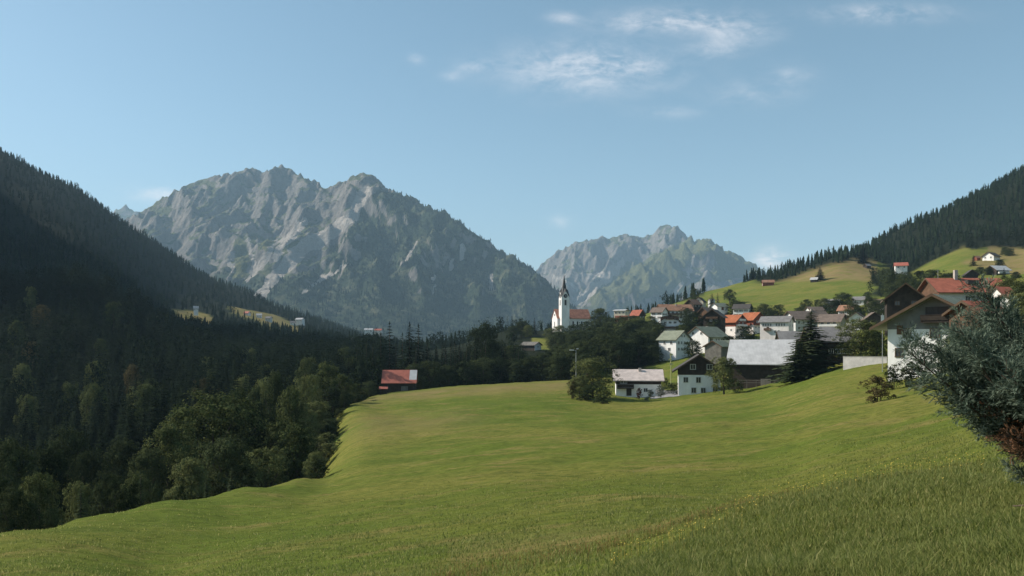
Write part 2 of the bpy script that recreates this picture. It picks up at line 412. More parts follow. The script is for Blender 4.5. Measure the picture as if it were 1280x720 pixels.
def build_ground():
    us = np.concatenate([np.arange(-1500, -60, 20), np.arange(-60, 1340, 3), np.arange(1340, 2800, 20)]).astype(float)
    vs = np.exp(np.concatenate([np.arange(math.log(3.2), math.log(60), 0.012), np.arange(math.log(60), math.log(1200), 0.0065), np.arange(math.log(1200), math.log(7000), 0.012)]))
    U, Y = np.meshgrid(us, vs)
    py = row_of(U, Y)
    X = (U - CX) / F * Y
    Z = (HY - py) / F * Y + bumps(X, Y)
    Z = np.where(Y > 2600, Z * sstep(7500, 2600, Y) + (1 - sstep(7500, 2600, Y)) * 20, Z)
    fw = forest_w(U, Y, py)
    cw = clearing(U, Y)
    # hay-coloured ground: mown or sun-dried
    dry = sstep(4, -2, py - 349 - 3 * pn(U / 25, Y / 60, 8)) * (U > 960) * (U < 1098) * (Y > 500)
    dry = np.maximum(dry, sstep(1150, 1190, U) * sstep(2, -4, py - np.interp(U, [1140, 1185, 1215, 1290], [318, 326, 334, 350]) + 3 * pn(U / 15, Y / 50, 18)) * (Y > 450) * 0.9)
    green2 = sstep(14, 6, np.abs(py - np.interp(U, [1130, 1180, 1240], [338, 326, 305]) + 1)) * (U > 1120) * (U < 1235) * (Y > 450)
    dry = dry * (1 - green2)
    dry = np.maximum(dry, cw * np.where(U < 400, 0.85, 0.5))
    near = sstep(20, 15.5, Y) * sstep(700, 900, U)
    dry = np.maximum(dry, 0.75 * np.exp(-((Y - 232 - 0.05 * (U - 500)) / 20.0) ** 2) * sstep(425, 470, U) * sstep(760, 690, U))
    dry = np.maximum(dry, 0.45 * np.exp(-((np.log(Y) - 5.02) / 0.16) ** 2) * sstep(415, 470, U) * sstep(640, 540, U))
    dry = np.maximum(dry, 0.35 * np.exp(-((np.log(Y) - 2.95 + 0.0006 * (U - 700)) / 0.14) ** 2) * (U > 560) * (U < 900))
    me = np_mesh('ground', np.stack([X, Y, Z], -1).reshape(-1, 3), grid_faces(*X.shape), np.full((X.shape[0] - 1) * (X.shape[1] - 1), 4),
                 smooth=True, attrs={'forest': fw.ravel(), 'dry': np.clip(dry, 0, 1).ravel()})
    m = bpy.data.materials.new('meadow_ground'); t = NT(nodes_of(m))
    geo = t.n('ShaderNodeNewGeometry'); pos = geo.outputs['Position']
    mpz = t.n('ShaderNodeMapping'); mpz.inputs['Scale'].default_value = (0.45, 1.25, 1.0); mpz.inputs['Rotation'].default_value = (0, 0, 0.35); t.l(pos, mpz.inputs['Vector'])
    big = t.noise(0.030, 4, 0.6, pos); mid = t.noise(0.20, 5, 0.68, mpz.outputs[0]); fine = t.noise(2.2, 6, 0.74, mpz.outputs[0]); vfine = t.noise(13, 4, 0.75, pos); tuft = t.noise(0.75, 5, 0.7, mpz.outputs[0])
    c = t.mix(t.ramp(big, 0.36, 0.64), (0.110, 0.147, 0.023), (0.184, 0.177, 0.040))
    c = t.mix(t.math('MULTIPLY', t.ramp(mid, 0.50, 0.66), 0.75), c, (0.083, 0.120, 0.021))
    c = t.mix(t.math('MULTIPLY', t.ramp(mid, 0.48, 0.33), 0.75), c, (0.240, 0.186, 0.066))
    c = t.mix(t.math('MULTIPLY', t.ramp(tuft, 0.52, 0.66), 0.55), c, (0.066, 0.094, 0.018))
    c = t.mix(t.math('MULTIPLY', t.ramp(fine, 0.47, 0.60), 0.70), c, (0.066, 0.086, 0.013))
    c = t.mix(t.math('MULTIPLY', t.ramp(vfine, 0.50, 0.68), 0.50), c, (0.270, 0.240, 0.070))
    dryc = t.mix(t.ramp(mid, 0.35, 0.7), (0.200, 0.150, 0.062), (0.255, 0.190, 0.085))
    c = t.mix(t.math('MULTIPLY', t.attr('dry').outputs['Fac'], t.ramp(t.noise(0.09, 5, 0.65, pos), 0.28, 0.55)), c, dryc)
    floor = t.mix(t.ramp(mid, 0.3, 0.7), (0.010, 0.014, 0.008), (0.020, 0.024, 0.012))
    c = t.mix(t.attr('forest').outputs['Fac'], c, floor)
    h = t.math('ADD', t.math('ADD', t.math('MULTIPLY', fine, 0.6), t.math('MULTIPLY', vfine, 0.3)), t.math('MULTIPLY', tuft, 0.7))
    nb = t.bump(h, 0.7, 0.5)
    t.out(t.bsdf(c, 0.95, 0.03, nb))
    me.materials.append(m)
    o = link('ground', me); tag(o, kind='structure')
    return o
build_ground()

def build_base():
    b = MB(); n = 24; R = 26000
    m = surf_mat('valley_soil', (0.06, 0.075, 0.035), 0.3, 0.01, bump=0)
    vs = [(R * math.cos(2 * PI * k / n), 4000 + R * math.sin(2 * PI * k / n), -90) for k in range(n)]
    b.add(vs, [tuple(range(n))])
    o = b.build('valley_floor', m); tag(o, kind='structure')
build_base()

# ------------------------------------------------------------------ mountains
def mountain(name, ridges, x0, x1, y0, y1, step, base, slope, rib_amp, rough_amp, sky_px, sky_py, seed, patches, treeline, forest_bias=0.0, stretch=1.0):
    xs = np.arange(x0, x1 + 1, step); ys = np.arange(y0, y1 + 1, step)
    X, Y = np.meshgrid(xs, ys)
    wx = 60 * fbm(X / 700, Y / 700, 3, seed + 50); wy = 60 * fbm(X / 700, Y / 700, 3, seed + 60)
    H = np.full(X.shape, -1e9)
    arc0 = 0.0
    for rid in ridges:
        sl = slope
        if isinstance(rid, tuple): rid, sl = rid
        P3 = [np.array(at(*p)) for p in rid]
        for a, b in zip(P3[:-1], P3[1:]):
            d = b[:2] - a[:2]; L2 = float(d @ d); L = math.sqrt(L2)
            tt = np.clip(((X + wx - a[0]) * d[0] + (Y + wy - a[1]) * d[1]) / L2, 0, 1)
            qx = a[0] + tt * d[0]; qy = a[1] + tt * d[1]
            dist = np.hypot(X + wx - qx, Y + wy - qy)
            zr = a[2] + tt * (b[2] - a[2])
            # spurs and gullies that run straight down from the crest
            s_ = (arc0 + tt * L)
            ang = np.arctan2(X + wx - qx, Y + wy - qy)
            q = s_ / 260.0 + ang * 0.9
            rib = np.abs(pn(q + 0.0012 * dist, dist / 2600.0, seed + 7)) * 1.0 + 0.5 * np.abs(pn(q * 2.3 + 0.002 * dist, dist / 1500.0, seed + 8)) + 0.3 * np.abs(pn(q * 5.1, dist / 900.0, seed + 9)) + 0.18 * np.abs(pn(q * 11.3 + 0.01 * dist, dist / 300.0, seed + 10))
            h = zr - sl * dist * (1 - 0.16 * np.clip(dist / 1600, 0, 1)) - rib * rib_amp * sstep(20, 420, dist)
            H = np.maximum(H, h)
            arc0 += L
    rg = ridged(X / 460, Y / 460, 6, seed + 3, 0.46) - 0.7
    H = H + 24 * (ridged(X / 170 + wx / 90, Y / 170 + wy / 90, 4, seed + 13, 0.5) - 0.6) * sstep(base + 50, base + 400, H)
    H = H + rough_amp * rg * sstep(base - 50, base + 350, H) + 5 * fbm(X / 60, Y / 60, 3, seed + 5)
    # raise or lower whole bearings a little so the crest keeps the surveyed skyline
    px = CX + F * X / Y
    nb = int((px.max() - px.min()) / (2.2 * step / (0.5 * (y0 + y1)) * F)); bins = np.linspace(px.min(), px.max(), nb + 1)
    idx = np.clip(np.digitize(px.ravel(), bins) - 1, 0, nb - 1)
    el = (H / Y * F).ravel()
    mx = np.full(nb, -1e9); np.maximum.at(mx, idx, el)
    cen = 0.5 * (bins[1:] + bins[:-1])
    tgt = HY - np.interp(cen, sky_px, sky_py)
    ok = (mx > 5) & (tgt > 5)
    ratio = np.where(ok, tgt / np.maximum(mx, 5), 1.0)
    ratio = np.clip(ratio, 0.6, 1.6)
    k = np.exp(-np.linspace(-2.2, 2.2, 7) ** 2); k /= k.sum()
    ratio = np.convolve(np.pad(ratio, 3, mode='edge'), k, mode='valid')
    H = np.where(H > 0, H * np.interp(px, cen, ratio), H)
    bs = base + 25 * fbm(X / 500, Y / 500, 3, seed + 90)
    H = np.maximum(H, bs - 60)
    gy, gx = np.gradient(H, step)
    steep = np.hypot(gx, gy)
    py = HY - H / Y * F
    scree = np.zeros(X.shape); mead = np.zeros(X.shape)
    jx = px + 5 * fbm(X / 130, Y / 130, 3, seed + 70); jy = py + 5 * fbm(X / 130, Y / 130, 3, seed + 77)
    for kind, pts, w in patches:
        dmin = np.full(X.shape, 1e9)
        for (ax, ay), (bx, by) in zip(pts[:-1], pts[1:]):
            dx, dy_ = bx - ax, by - ay
            tt = np.clip(((jx - ax) * dx + (jy - ay) * dy_) / (dx * dx + dy_ * dy_ + 1e-6), 0, 1)
            dmin = np.minimum(dmin, np.hypot(jx - ax - tt * dx, jy - ay - tt * dy_))
        k_ = sstep(w * 1.25, w * 0.6, dmin)
        if kind == 's': scree = np.maximum(scree, k_)
        else: mead = np.maximum(mead, k_)
    tl = treeline(px) + 90 * fbm(X / 260, Y / 260, 4, seed + 80)
    fw = sstep(60, -60, H - tl) * (1 - scree) * (1 - mead)
    fw = fw * (1 - 0.85 * sstep(1.9, 2.6, steep + 0.2 * fbm(X / 80, Y / 80, 3, seed + 81)))
    me = np_mesh(name, np.stack([X, Y, H], -1).reshape(-1, 3), grid_faces(*X.shape), np.full((X.shape[0] - 1) * (X.shape[1] - 1), 4), smooth=True,
                 attrs={'forest': fw.ravel(), 'scree': scree.ravel(), 'alp': mead.ravel(), 'steep': steep.ravel()})
    me.materials.append(mountain_mat())
    o = link(name, me); tag(o, kind='structure')
    return X, Y, H, fw

def mountain_mat():
    if 'alpine_rock' in MATS: return MATS['alpine_rock']
    m = bpy.data.materials.new('alpine_rock'); t = NT(nodes_of(m)); MATS['alpine_rock'] = m
    geo = t.n('ShaderNodeNewGeometry'); pos = geo.outputs['Position']
    mp = t.n('ShaderNodeMapping'); mp.inputs['Scale'].default_value = (1.15, 1.15, 0.55); t.l(pos, mp.inputs['Vector'])
    n1 = t.noise(0.004, 6, 0.6, pos); n2 = t.noise(0.02, 6, 0.68, mp.outputs[0]); n3 = t.noise(0.07, 5, 0.7, pos)
    rock = t.mix(t.ramp(n2, 0.3, 0.7), (0.15, 0.138, 0.126), (0.30, 0.265, 0.235))
    rock = t.mix(t.math('MULTIPLY', t.ramp(n3, 0.55, 0.75), 0.5), rock, (0.12, 0.11, 0.10))
    grass = t.mix(t.ramp(n3, 0.35, 0.7), (0.085, 0.105, 0.05), (0.15, 0.15, 0.075))
    st = t.attr('steep').outputs['Fac']
    k = t.math('ADD', st, t.math('MULTIPLY', t.math('SUBTRACT', n2, 0.5), 1.3))
    k = t.math('ADD', k, t.math('MULTIPLY', t.math('SUBTRACT', n1, 0.5), 0.8))
    c = t.mix(t.ramp(k, 0.92, 1.35), grass, rock)
    c = t.mix(t.ramp(t.math('ADD', t.attr('alp').outputs['Fac'], t.math('MULTIPLY', t.math('SUBTRACT', n2, 0.5), 1.6)), 0.35, 0.75), c, t.mix(t.ramp(n3, 0.4, 0.7), (0.115, 0.125, 0.052), (0.185, 0.175, 0.085)))
    fn = t.noise(0.05, 5, 0.75, pos); fn2 = t.noise(0.011, 4, 0.65, pos)
    tree = t.mix(t.ramp(fn, 0.35, 0.7), (0.026, 0.042, 0.024), (0.062, 0.085, 0.040))
    tree = t.mix(t.math('MULTIPLY', t.ramp(fn2, 0.50, 0.64), 0.75), tree, (0.15, 0.15, 0.085))
    fk = t.math('MULTIPLY', t.attr('forest').outputs['Fac'], t.math('ADD', 0.55, t.math('MULTIPLY', t.ramp(n3, 0.75, 0.45), 0.45)))
    fk = t.ramp(t.math('ADD', t.attr('forest').outputs['Fac'], t.math('MULTIPLY', t.math('SUBTRACT', n2, 0.5), 1.1)), 0.25, 0.75)
    c = t.mix(fk, c, tree)
    sc_ = t.mix(t.ramp(n3, 0.35, 0.7), (0.36, 0.32, 0.28), (0.48, 0.43, 0.38))
    c = t.mix(t.ramp(t.math('ADD', t.attr('scree').outputs['Fac'], t.math('MULTIPLY', t.math('SUBTRACT', n2, 0.5), 0.9)), 0.4, 0.7), c, sc_)
    h = t.math('ADD', t.math('MULTIPLY', n2, 1.0), t.math('MULTIPLY', n3, 0.45))
    h = t.math('ADD', h, t.math('MULTIPLY', t.math('MULTIPLY', fn, fk), 0.4))
    t.out(t.bsdf(c, 0.95, 0.1, t.bump(h, 1.0, 42.0)))
    return m

MT = []
sky_a = ([100, 130, 150, 180, 200, 230, 260, 285, 310, 322, 330, 347, 360, 385, 400, 410, 418, 430, 445, 455, 465, 475, 485, 500, 515, 535, 560, 585, 600, 620, 645, 670, 700, 720, 760, 800],
         [300, 290, 277, 262, 248, 232, 221, 216, 210, 211, 214, 206, 208, 222, 229, 235, 232, 224, 218, 216, 217, 224, 236, 239, 246, 256, 266, 285, 294, 308, 322, 338, 366, 384, 412, 440])
MT.append(mountain('mountain', [
    [(120, 292, 6500), (150, 275, 6500), (200, 246, 6400), (260, 220, 6300), (310, 209, 6200), (328, 214, 6180), (348, 205, 6150), (385, 223, 6000), (410, 236, 5800), (430, 223, 5500), (455, 215, 5300)],
    [(455, 215, 5300), (480, 232, 5200), (500, 240, 5150), (535, 257, 5000), (560, 267, 4950), (600, 295, 4800), (645, 323, 4600), (670, 340, 4500), (720, 385, 4250), (770, 420, 4150)],
    ([(455, 218, 5280), (448, 262, 5000), (425, 296, 4800), (385, 320, 4600), (345, 365, 4350), (320, 402, 4100)], 0.86),
    ([(500, 242, 5120), (520, 300, 4700), (525, 355, 4400), (515, 405, 4100)], 0.95),
    ([(570, 275, 4900), (585, 320, 4550), (600, 370, 4250)], 0.95),
    ([(348, 207, 6130), (325, 245, 5850), (322, 290, 5500), (305, 330, 5200)], 0.9),
    ([(260, 222, 6280), (240, 262, 5900), (215, 310, 5500), (225, 360, 5100)], 0.9),
    ([(400, 232, 5880), (392, 262, 5600), (372, 290, 5350)], 0.95)],
    -4200, 800, 3700, 7000, 9.0, 70, 0.80, 120, 70, *sky_a, 5,
    [('s', [(455, 240), (440, 270), (412, 292), (385, 302), (365, 322), (340, 352), (322, 372)], 9), ('s', [(380, 275), (360, 300), (342, 322)], 6),
     ('s', [(405, 300), (372, 318), (338, 348)], 7), ('s', [(345, 300), (330, 325), (312, 345)], 3), ('s', [(310, 300), (318, 330), (308, 352)], 2.5), ('s', [(290, 318), (292, 340)], 3), ('s', [(412, 340), (380, 365)], 2),
     ('s', [(575, 310), (578, 322)], 4), ('s', [(565, 322), (560, 338)], 2.2), ('s', [(612, 345), (618, 360)], 3), ('s', [(520, 300), (505, 330)], 2), ('s', [(545, 345), (538, 370)], 1.8), ('s', [(432, 330), (400, 352)], 2.2),
     ('m', [(300, 305), (304, 325), (300, 340)], 9), ('m', [(328, 308), (342, 300)], 7), ('m', [(352, 318), (372, 305)], 8), ('m', [(470, 362), (474, 366)], 4), ('m', [(210, 240), (190, 255)], 6)],
    lambda px: np.interp(px, [150, 250, 300, 340, 400, 440, 470, 520, 580, 620, 670], [420, 400, 330, 330, 420, 760, 980, 1050, 1000, 1000, 1000])))
sky_b = ([600, 640, 672, 690, 700, 720, 745, 765, 782, 800, 815, 822, 832, 842, 852, 862, 868, 880, 890, 905, 925, 940, 955, 980, 1010, 1060],
         [400, 372, 335, 318, 312, 302, 297, 296, 292, 296, 294, 284, 280, 281, 287, 295, 301, 297, 299, 310, 320, 327, 338, 354, 368, 390])
MT.append(mountain('mountain', [
    [(590, 420, 8700), (640, 375, 8700), (672, 335, 8700), (690, 318, 8700), (720, 302, 8650), (745, 298, 8600), (782, 292, 8600), (805, 298, 8550), (820, 288, 8550), (836, 279, 8500), (850, 288, 8300), (866, 302, 8000), (880, 297, 7600)],
    [(880, 297, 7600), (905, 312, 7450), (940, 328, 7300), (975, 352, 7150), (1060, 392, 7000)],
    ([(880, 298, 7580), (850, 312, 7200), (810, 330, 6900), (775, 350, 6650), (735, 390, 6350), (715, 420, 6200)], 0.72),
    ([(905, 314, 7420), (880, 350, 7000), (872, 390, 6500)], 0.85),
    ([(850, 314, 7180), (840, 350, 6800), (800, 395, 6300)], 0.85),
    ([(720, 303, 8620), (715, 335, 8200), (700, 365, 7800)], 1.1),
    ([(782, 293, 8580), (772, 320, 8250), (750, 345, 7900)], 1.1)],
    -600, 3600, 5900, 9400, 11.0, 60, 0.85, 120, 105, *sky_b, 23,
    [('s', [(775, 330), (762, 345), (745, 358), (728, 372), (722, 376)], 5), ('s', [(735, 345), (765, 343)], 5), ('s', [(690, 345), (720, 362)], 3),
     ('s', [(850, 355), (838, 380)], 3), ('s', [(870, 320), (860, 345)], 2), ('m', [(905, 318), (940, 334), (900, 340)], 13), ('m', [(880, 303), (840, 325), (790, 345), (752, 372)], 17), ('m', [(850, 345), (800, 368)], 12)],
    lambda px: np.interp(px, [670, 720, 780, 860, 960], [250, 200, 420, 480, 420])))
# a far blue crest behind the saddle on the left
mountain('mountain', [[(60, 330, 11500), (120, 285, 11500), (140, 264, 11500), (155, 256, 11500), (170, 262, 11500), (190, 275, 11500), (230, 300, 11500)]],
    -7600, -4200, 10200, 12400, 28.0, 60, 0.7, 90, 70, [60, 120, 140, 155, 170, 190, 230], [330, 285, 264, 256, 262, 274, 300], 61, [], lambda px: np.full(np.shape(px), 700.0))
# ------------------------------------------------------------------ trees
NEEDLE = leaf_mat('spruce_needles', (0.005, 0.011, 0.006), (0.019, 0.030, 0.012), 0.5, 0.12, 0.65, 0.3)  # near-black: the forest's shade is put into the needle colour
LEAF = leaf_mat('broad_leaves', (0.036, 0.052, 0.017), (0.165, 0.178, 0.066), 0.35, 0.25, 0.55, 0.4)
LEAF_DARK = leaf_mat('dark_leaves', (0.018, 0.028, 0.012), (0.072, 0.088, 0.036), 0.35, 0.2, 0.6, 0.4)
LEAF_BROWN = leaf_mat('russet_leaves', (0.055, 0.050, 0.022), (0.150, 0.115, 0.050), 1.2, 0.2, 0.6, 0.3)
LEAF_RED = leaf_mat('copper_leaves', (0.045, 0.018, 0.014), (0.105, 0.045, 0.030), 1.2, 0.2, 0.6, 0.3)
LEAF_GREY = leaf_mat('silver_leaves', (0.095, 0.110, 0.085), (0.190, 0.205, 0.165), 1.2, 0.2, 0.6, 0.2)
NEEDLE_LIT = leaf_mat('needles_painted_sunlit', (0.018, 0.030, 0.014), (0.070, 0.088, 0.040), 0.8, 0.15, 0.65, 0.3)  # same spruce needles, sunlight painted in as a lighter colour
FARTREE = leaf_mat('far_needles', (0.009, 0.017, 0.010), (0.032, 0.048, 0.022), 0.03, 0.08, 0.7, 0.0)
BARK = surf_mat('bark', (0.085, 0.062, 0.045), 0.35, 3.0, streak=True)

def spruce_arrays(seed, whorls=27, per=8, R=0.17, steps=4):
    """crown of a unit-height spruce: whorls of drooping boughs, each a row of side twigs"""
    r = random.Random(seed); V = []; Fc = []
    lop = [r.uniform(0.7, 1.15) for _ in range(9)]
    for w in range(whorls):
        t_ = 0.07 + 0.91 * (w / (whorls - 1)) ** 0.93
        L0 = R * (1 - t_) ** 0.8 * r.uniform(0.78, 1.15) + 0.012
        n = max(4, int(per * (0.55 + 0.6 * (1 - t_)) + r.random()))
        a0 = r.uniform(0, 2 * PI)
        for b in range(n):
            a = a0 + 2 * PI * b / n + r.uniform(-0.25, 0.25)
            L = L0 * lop[int((a % (2 * PI)) / (2 * PI) * 9) % 9] * r.uniform(0.75, 1.15)
            if r.random() < 0.07: L *= 0.4
            sl = 0.45 * (t_ - 0.62) + r.uniform(-0.12, 0.12)
            ca, sa = math.cos(a), math.sin(a)
            z0 = t_ + r.uniform(-0.012, 0.012)
            def pt(s): return (ca * L * s, sa * L * s, z0 + L * (sl * s - 0.32 * s * s + 0.14 * s ** 3))
            for k in range(steps):
                s = 0.18 + 0.78 * k / (steps - 1)
                p = pt(s)
                tl = L * (0.5 - 0.26 * s) * r.uniform(0.8, 1.2) + 0.008
                for sd_ in (-1, 1):
                    aa = a + sd_ * r.uniform(0.55, 1.0)
                    ca2, sa2 = math.cos(aa), math.sin(aa)
                    dz = -tl * r.uniform(0.1, 0.6)
                    wd = tl * 0.27
                    nx, ny = -sa2 * wd, ca2 * wd
                    m = (p[0] + ca2 * tl * 0.55, p[1] + sa2 * tl * 0.55, p[2] + dz * 0.3)
                    i = len(V)
                    V += [p, (m[0] + nx, m[1] + ny, m[2] - wd * 0.5), (p[0] + ca2 * tl, p[1] + sa2 * tl, p[2] + dz), (m[0] - nx, m[1] - ny, m[2] - wd * 0.5)]
                    Fc += [i, i + 1, i + 2, i + 3]
            p = pt(0.7); q = pt(1.1); wd = L * 0.10; i = len(V)
            V += [p, ((p[0] + q[0]) / 2 - sa * wd, (p[1] + q[1]) / 2 + ca * wd, (p[2] + q[2]) / 2), q, ((p[0] + q[0]) / 2 + sa * wd, (p[1] + q[1]) / 2 - ca * wd, (p[2] + q[2]) / 2)]
            Fc += [i, i + 1, i + 2, i + 3]
    for k in range(5):                                            # leader
        a = k * 2.4; i = len(V); z = 0.955 + 0.009 * k
        V += [(0, 0, z + 0.03), (0.007 * math.cos(a), 0.007 * math.sin(a), z), (0.007 * math.cos(a + 2), 0.007 * math.sin(a + 2), z), (0, 0, z - 0.01)]
        Fc += [i, i + 1, i + 3, i + 2]
    return np.array(V), np.array(Fc)

SPRUCE = []
for k in range(7):
    V, Fc = spruce_arrays(100 + k, whorls=random.Random(k).choice((25, 28, 31)), R=(0.15, 0.17, 0.19, 0.14, 0.165, 0.205, 0.13)[k])
    crown = np_mesh('spruce_crown', V, Fc, np.full(len(Fc) // 4, 4), NEEDLE)
    tb = MB(); tb.tube([(0, 0, -0.06), (0, 0, 0.0), (0.002, 0, 0.35), (0, 0, 0.95)], [0.021, 0.018, 0.012, 0.002], 7)
    SPRUCE.append((crown, tb.mesh('spruce_trunk', BARK, True)))

V, Fc = spruce_arrays(141, whorls=44, per=12, R=0.21, steps=5)
tb = MB(); tb.tube([(0, 0, -0.06), (0, 0, 0.0), (0.002, 0, 0.35), (0, 0, 0.95)], [0.021, 0.018, 0.012, 0.002], 7)
SPRUCE.append((np_mesh('dense_spruce_crown', V, Fc, np.full(len(Fc) // 4, 4), NEEDLE), tb.mesh('dense_spruce_trunk', BARK, True)))

def crown_arrays(seed, lobes, leaves, leaf, flat=1.0, start=0.04):
    """crown of a unit-height broadleaf tree: leaf clumps spread over several uneven lobes, with gaps between them"""
    g = np.random.default_rng(seed)
    C = []; Rr = []
    for i in range(lobes):
        a = 2.4 * i + g.uniform(-.4, .4); h = start + 0.10 + (0.84 - start) * ((i + 0.3) / lobes) ** 0.9 * g.uniform(0.9, 1.08)
        prof = math.sqrt(max(0.03, 1 - ((h - 0.40) / 0.60) ** 2))
        rad = 0.30 * prof * g.uniform(0.6, 1.1)
        C.append((rad * math.cos(a), rad * math.sin(a), min(h, 0.87))); Rr.append(g.uniform(0.11, 0.18) * (0.75 + 0.35 * prof))
    C.append((0, 0, 0.4)); Rr.append(0.22); C.append((0.0, 0.02, 0.62)); Rr.append(0.2); C.append((0.02, 0.0, 0.86)); Rr.append(0.12)
    C = np.array(C); Rr = np.array(Rr)
    ncl = lobes * 14
    li = g.integers(0, len(C), ncl)
    dr = g.normal(size=(ncl, 3)); dr /= np.linalg.norm(dr, axis=1)[:, None]; dr[:, 2] = np.where(dr[:, 2] < -0.3, -dr[:, 2], dr[:, 2])
    cc = C[li] + dr * Rr[li][:, None] * g.uniform(0.72, 1.08, ncl)[:, None]
    cr = g.uniform(0.025, 0.062, ncl)
    k = g.integers(0, ncl, leaves)
    d = g.normal(size=(leaves, 3)); d /= np.linalg.norm(d, axis=1)[:, None]
    P = cc[k] + d * (cr[k] * g.uniform(0.35, 1.0, leaves) ** 0.5)[:, None] * np.array([1.25, 1.25, 0.85])
    # some inner leaves so the crown is not hollow
    ni = leaves // 4
    P[:ni] = C[g.integers(0, len(C), ni)] + g.normal(size=(ni, 3)) * 0.07
    P[:, 2] = np.maximum(P[:, 2], 0.05); P[:, 2] *= 1.0
    nrm = 0.9 * (P - np.array([0, 0, 0.45])) / 0.4 + d * 0.5 + g.normal(size=(leaves, 3)) * 0.55 + np.array([0, 0, 0.35])
    nrm /= np.linalg.norm(nrm, axis=1)[:, None]
    u = np.cross(nrm, g.normal(size=(leaves, 3))); u /= np.linalg.norm(u, axis=1)[:, None]; v = np.cross(nrm, u)
    s = leaf * g.uniform(0.6, 1.35, leaves)[:, None]
    V = np.stack([P - u * s, P + v * s * 0.62, P + u * s, P - v * s * 0.62], 1)
    V[..., :2] *= flat
    return V.reshape(-1, 3), np.arange(leaves * 4)

BROAD = []
for k, (lb, nl, lf, fl) in enumerate(((17, 15000, 0.0125, 1.0), (20, 16000, 0.0115, 1.15), (15, 13000, 0.0125, 0.8), (21, 16000, 0.0115, 1.35), (14, 12000, 0.013, 0.62))):
    V, Fc = crown_arrays(300 + k, lb, nl, lf, fl)
    cm = np_mesh('broadleaf_crown', V, Fc, np.full(nl, 4), LEAF)
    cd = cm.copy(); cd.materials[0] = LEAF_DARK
    tb = MB(); tb.tube([(0, 0, -0.06), (0, 0, 0.02), (0.01, 0.005, 0.25), (0.0, 0.02, 0.62)], [0.034, 0.027, 0.02, 0.006], 8)
    for q in range(6):
        a = q * 1.05 + k; tb.tube([(0, 0, 0.2 + 0.04 * q), (0.11 * math.cos(a), 0.11 * math.sin(a), 0.36 + 0.05 * q), (0.2 * math.cos(a), 0.2 * math.sin(a), 0.46 + 0.06 * q)], [0.012, 0.008, 0.003], 5)
    BROAD.append((cm, cd, tb.mesh('broadleaf_trunk', BARK, True)))
SHRUBM = {}
def shrub_mesh(mat, seed):
    key = (mat.name, seed)
    if key not in SHRUBM:
        V, Fc = crown_arrays(500 + seed, 9, 3800, 0.021, 1.5, start=0.02)
        SHRUBM[key] = np_mesh('shrub_foliage', V, Fc, np.full(3800, 4), mat)
    return SHRUBM[key]
STEMM = {}
def stem_mesh():
    if 'm' not in STEMM:
        b = MB()
        for q in range(7):
            a = q * 0.9; b.tube([(0.02 * math.cos(a), 0.02 * math.sin(a), -0.12), (0.12 * math.cos(a), 0.12 * math.sin(a), 0.3), (0.28 * math.cos(a), 0.28 * math.sin(a), 0.66)], [0.014, 0.01, 0.004], 5)
        STEMM['m'] = b.mesh('shrub_stems', BARK, True)
    return STEMM['m']

LITC = {}
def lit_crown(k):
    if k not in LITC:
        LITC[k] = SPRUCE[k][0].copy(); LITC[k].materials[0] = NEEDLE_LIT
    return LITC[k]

def tree(kind, px, top, Y, wpx=None, label=None, group=None, name=None, dark=False, var=None, dz=0.0, base=None, mat=None):
    """one tree seen at column px with its top at row top, standing on the ground at distance Y"""
    X = (px - CX) / F * Y
    z = gz(X, Y) if base is None else (HY - base) / F * Y
    z -= 0.15 - dz
    h = max(1.0, (HY - top) / F * Y - z)
    if kind == 'spruce':
        k = random.randrange(7) if var is None else var
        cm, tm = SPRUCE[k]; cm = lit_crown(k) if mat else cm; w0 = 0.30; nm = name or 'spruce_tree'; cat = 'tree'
    elif kind == 'broad':
        k = random.randrange(4) if var is None else var
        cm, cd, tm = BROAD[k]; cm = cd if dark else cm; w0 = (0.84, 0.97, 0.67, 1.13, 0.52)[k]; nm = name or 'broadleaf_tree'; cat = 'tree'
    else:
        k = random.randrange(4) if var is None else var
        cm, tm = shrub_mesh(mat or LEAF, k), stem_mesh(); w0 = 1.26; nm = name or 'garden_shrub'; cat = 'shrub'
    s = h * random.uniform(0.9, 1.1) if wpx is None else (wpx / F * Y) / w0
    need = (0.95 if kind == 'broad' else 0.62) * s * (w0 if kind != 'spruce' else 0)
    if kind == 'spruce': h = max(h, 1.5 * s * 0.3)
    elif h < need: z -= 0.35 * (need - h); h = need
    root = empty(nm, (X, Y, z), random.uniform(0, 2 * PI))
    root.scale = (s, s, h)
    tag(root, label, cat, group)
    link('crown' if kind != 'shrub' else 'foliage', cm, root); link('trunk' if kind != 'shrub' else 'stem', tm, root)
    return root

# --- single trees one can point to
G_EDGE = 'broadleaf trees along the lower left edge of the meadow'
L_EDGE = 'bushy broadleaf tree with sunlit top at the lower left meadow edge'
for a in ((12, 546, 95, 74), (62, 556, 108, 56), (84, 534, 132, 62), (-6, 590, 72, 66), (48, 588, 78, 62), (112, 562, 120, 54), (98, 600, 84, 46), (135, 590, 92, 50),
          (212, 530, 118, 76), (312, 500, 142, 84), (372, 528, 128, 70), (332, 560, 108, 70), (238, 570, 102, 62), (186, 562, 112, 60), (152, 548, 138, 60),
          (282, 545, 108, 80), (20, 610, 68, 56), (170, 590, 92, 40)):
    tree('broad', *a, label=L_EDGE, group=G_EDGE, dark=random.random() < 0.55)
tree('broad', 266, 490, 132, 132, label='largest round broadleaf tree on the dark lower left meadow edge', var=1, dark=False)
G_MID = 'sunlit trees crowding the left border of the meadow'
L_MID = 'tall pale green tree catching the sun on the left border of the meadow'
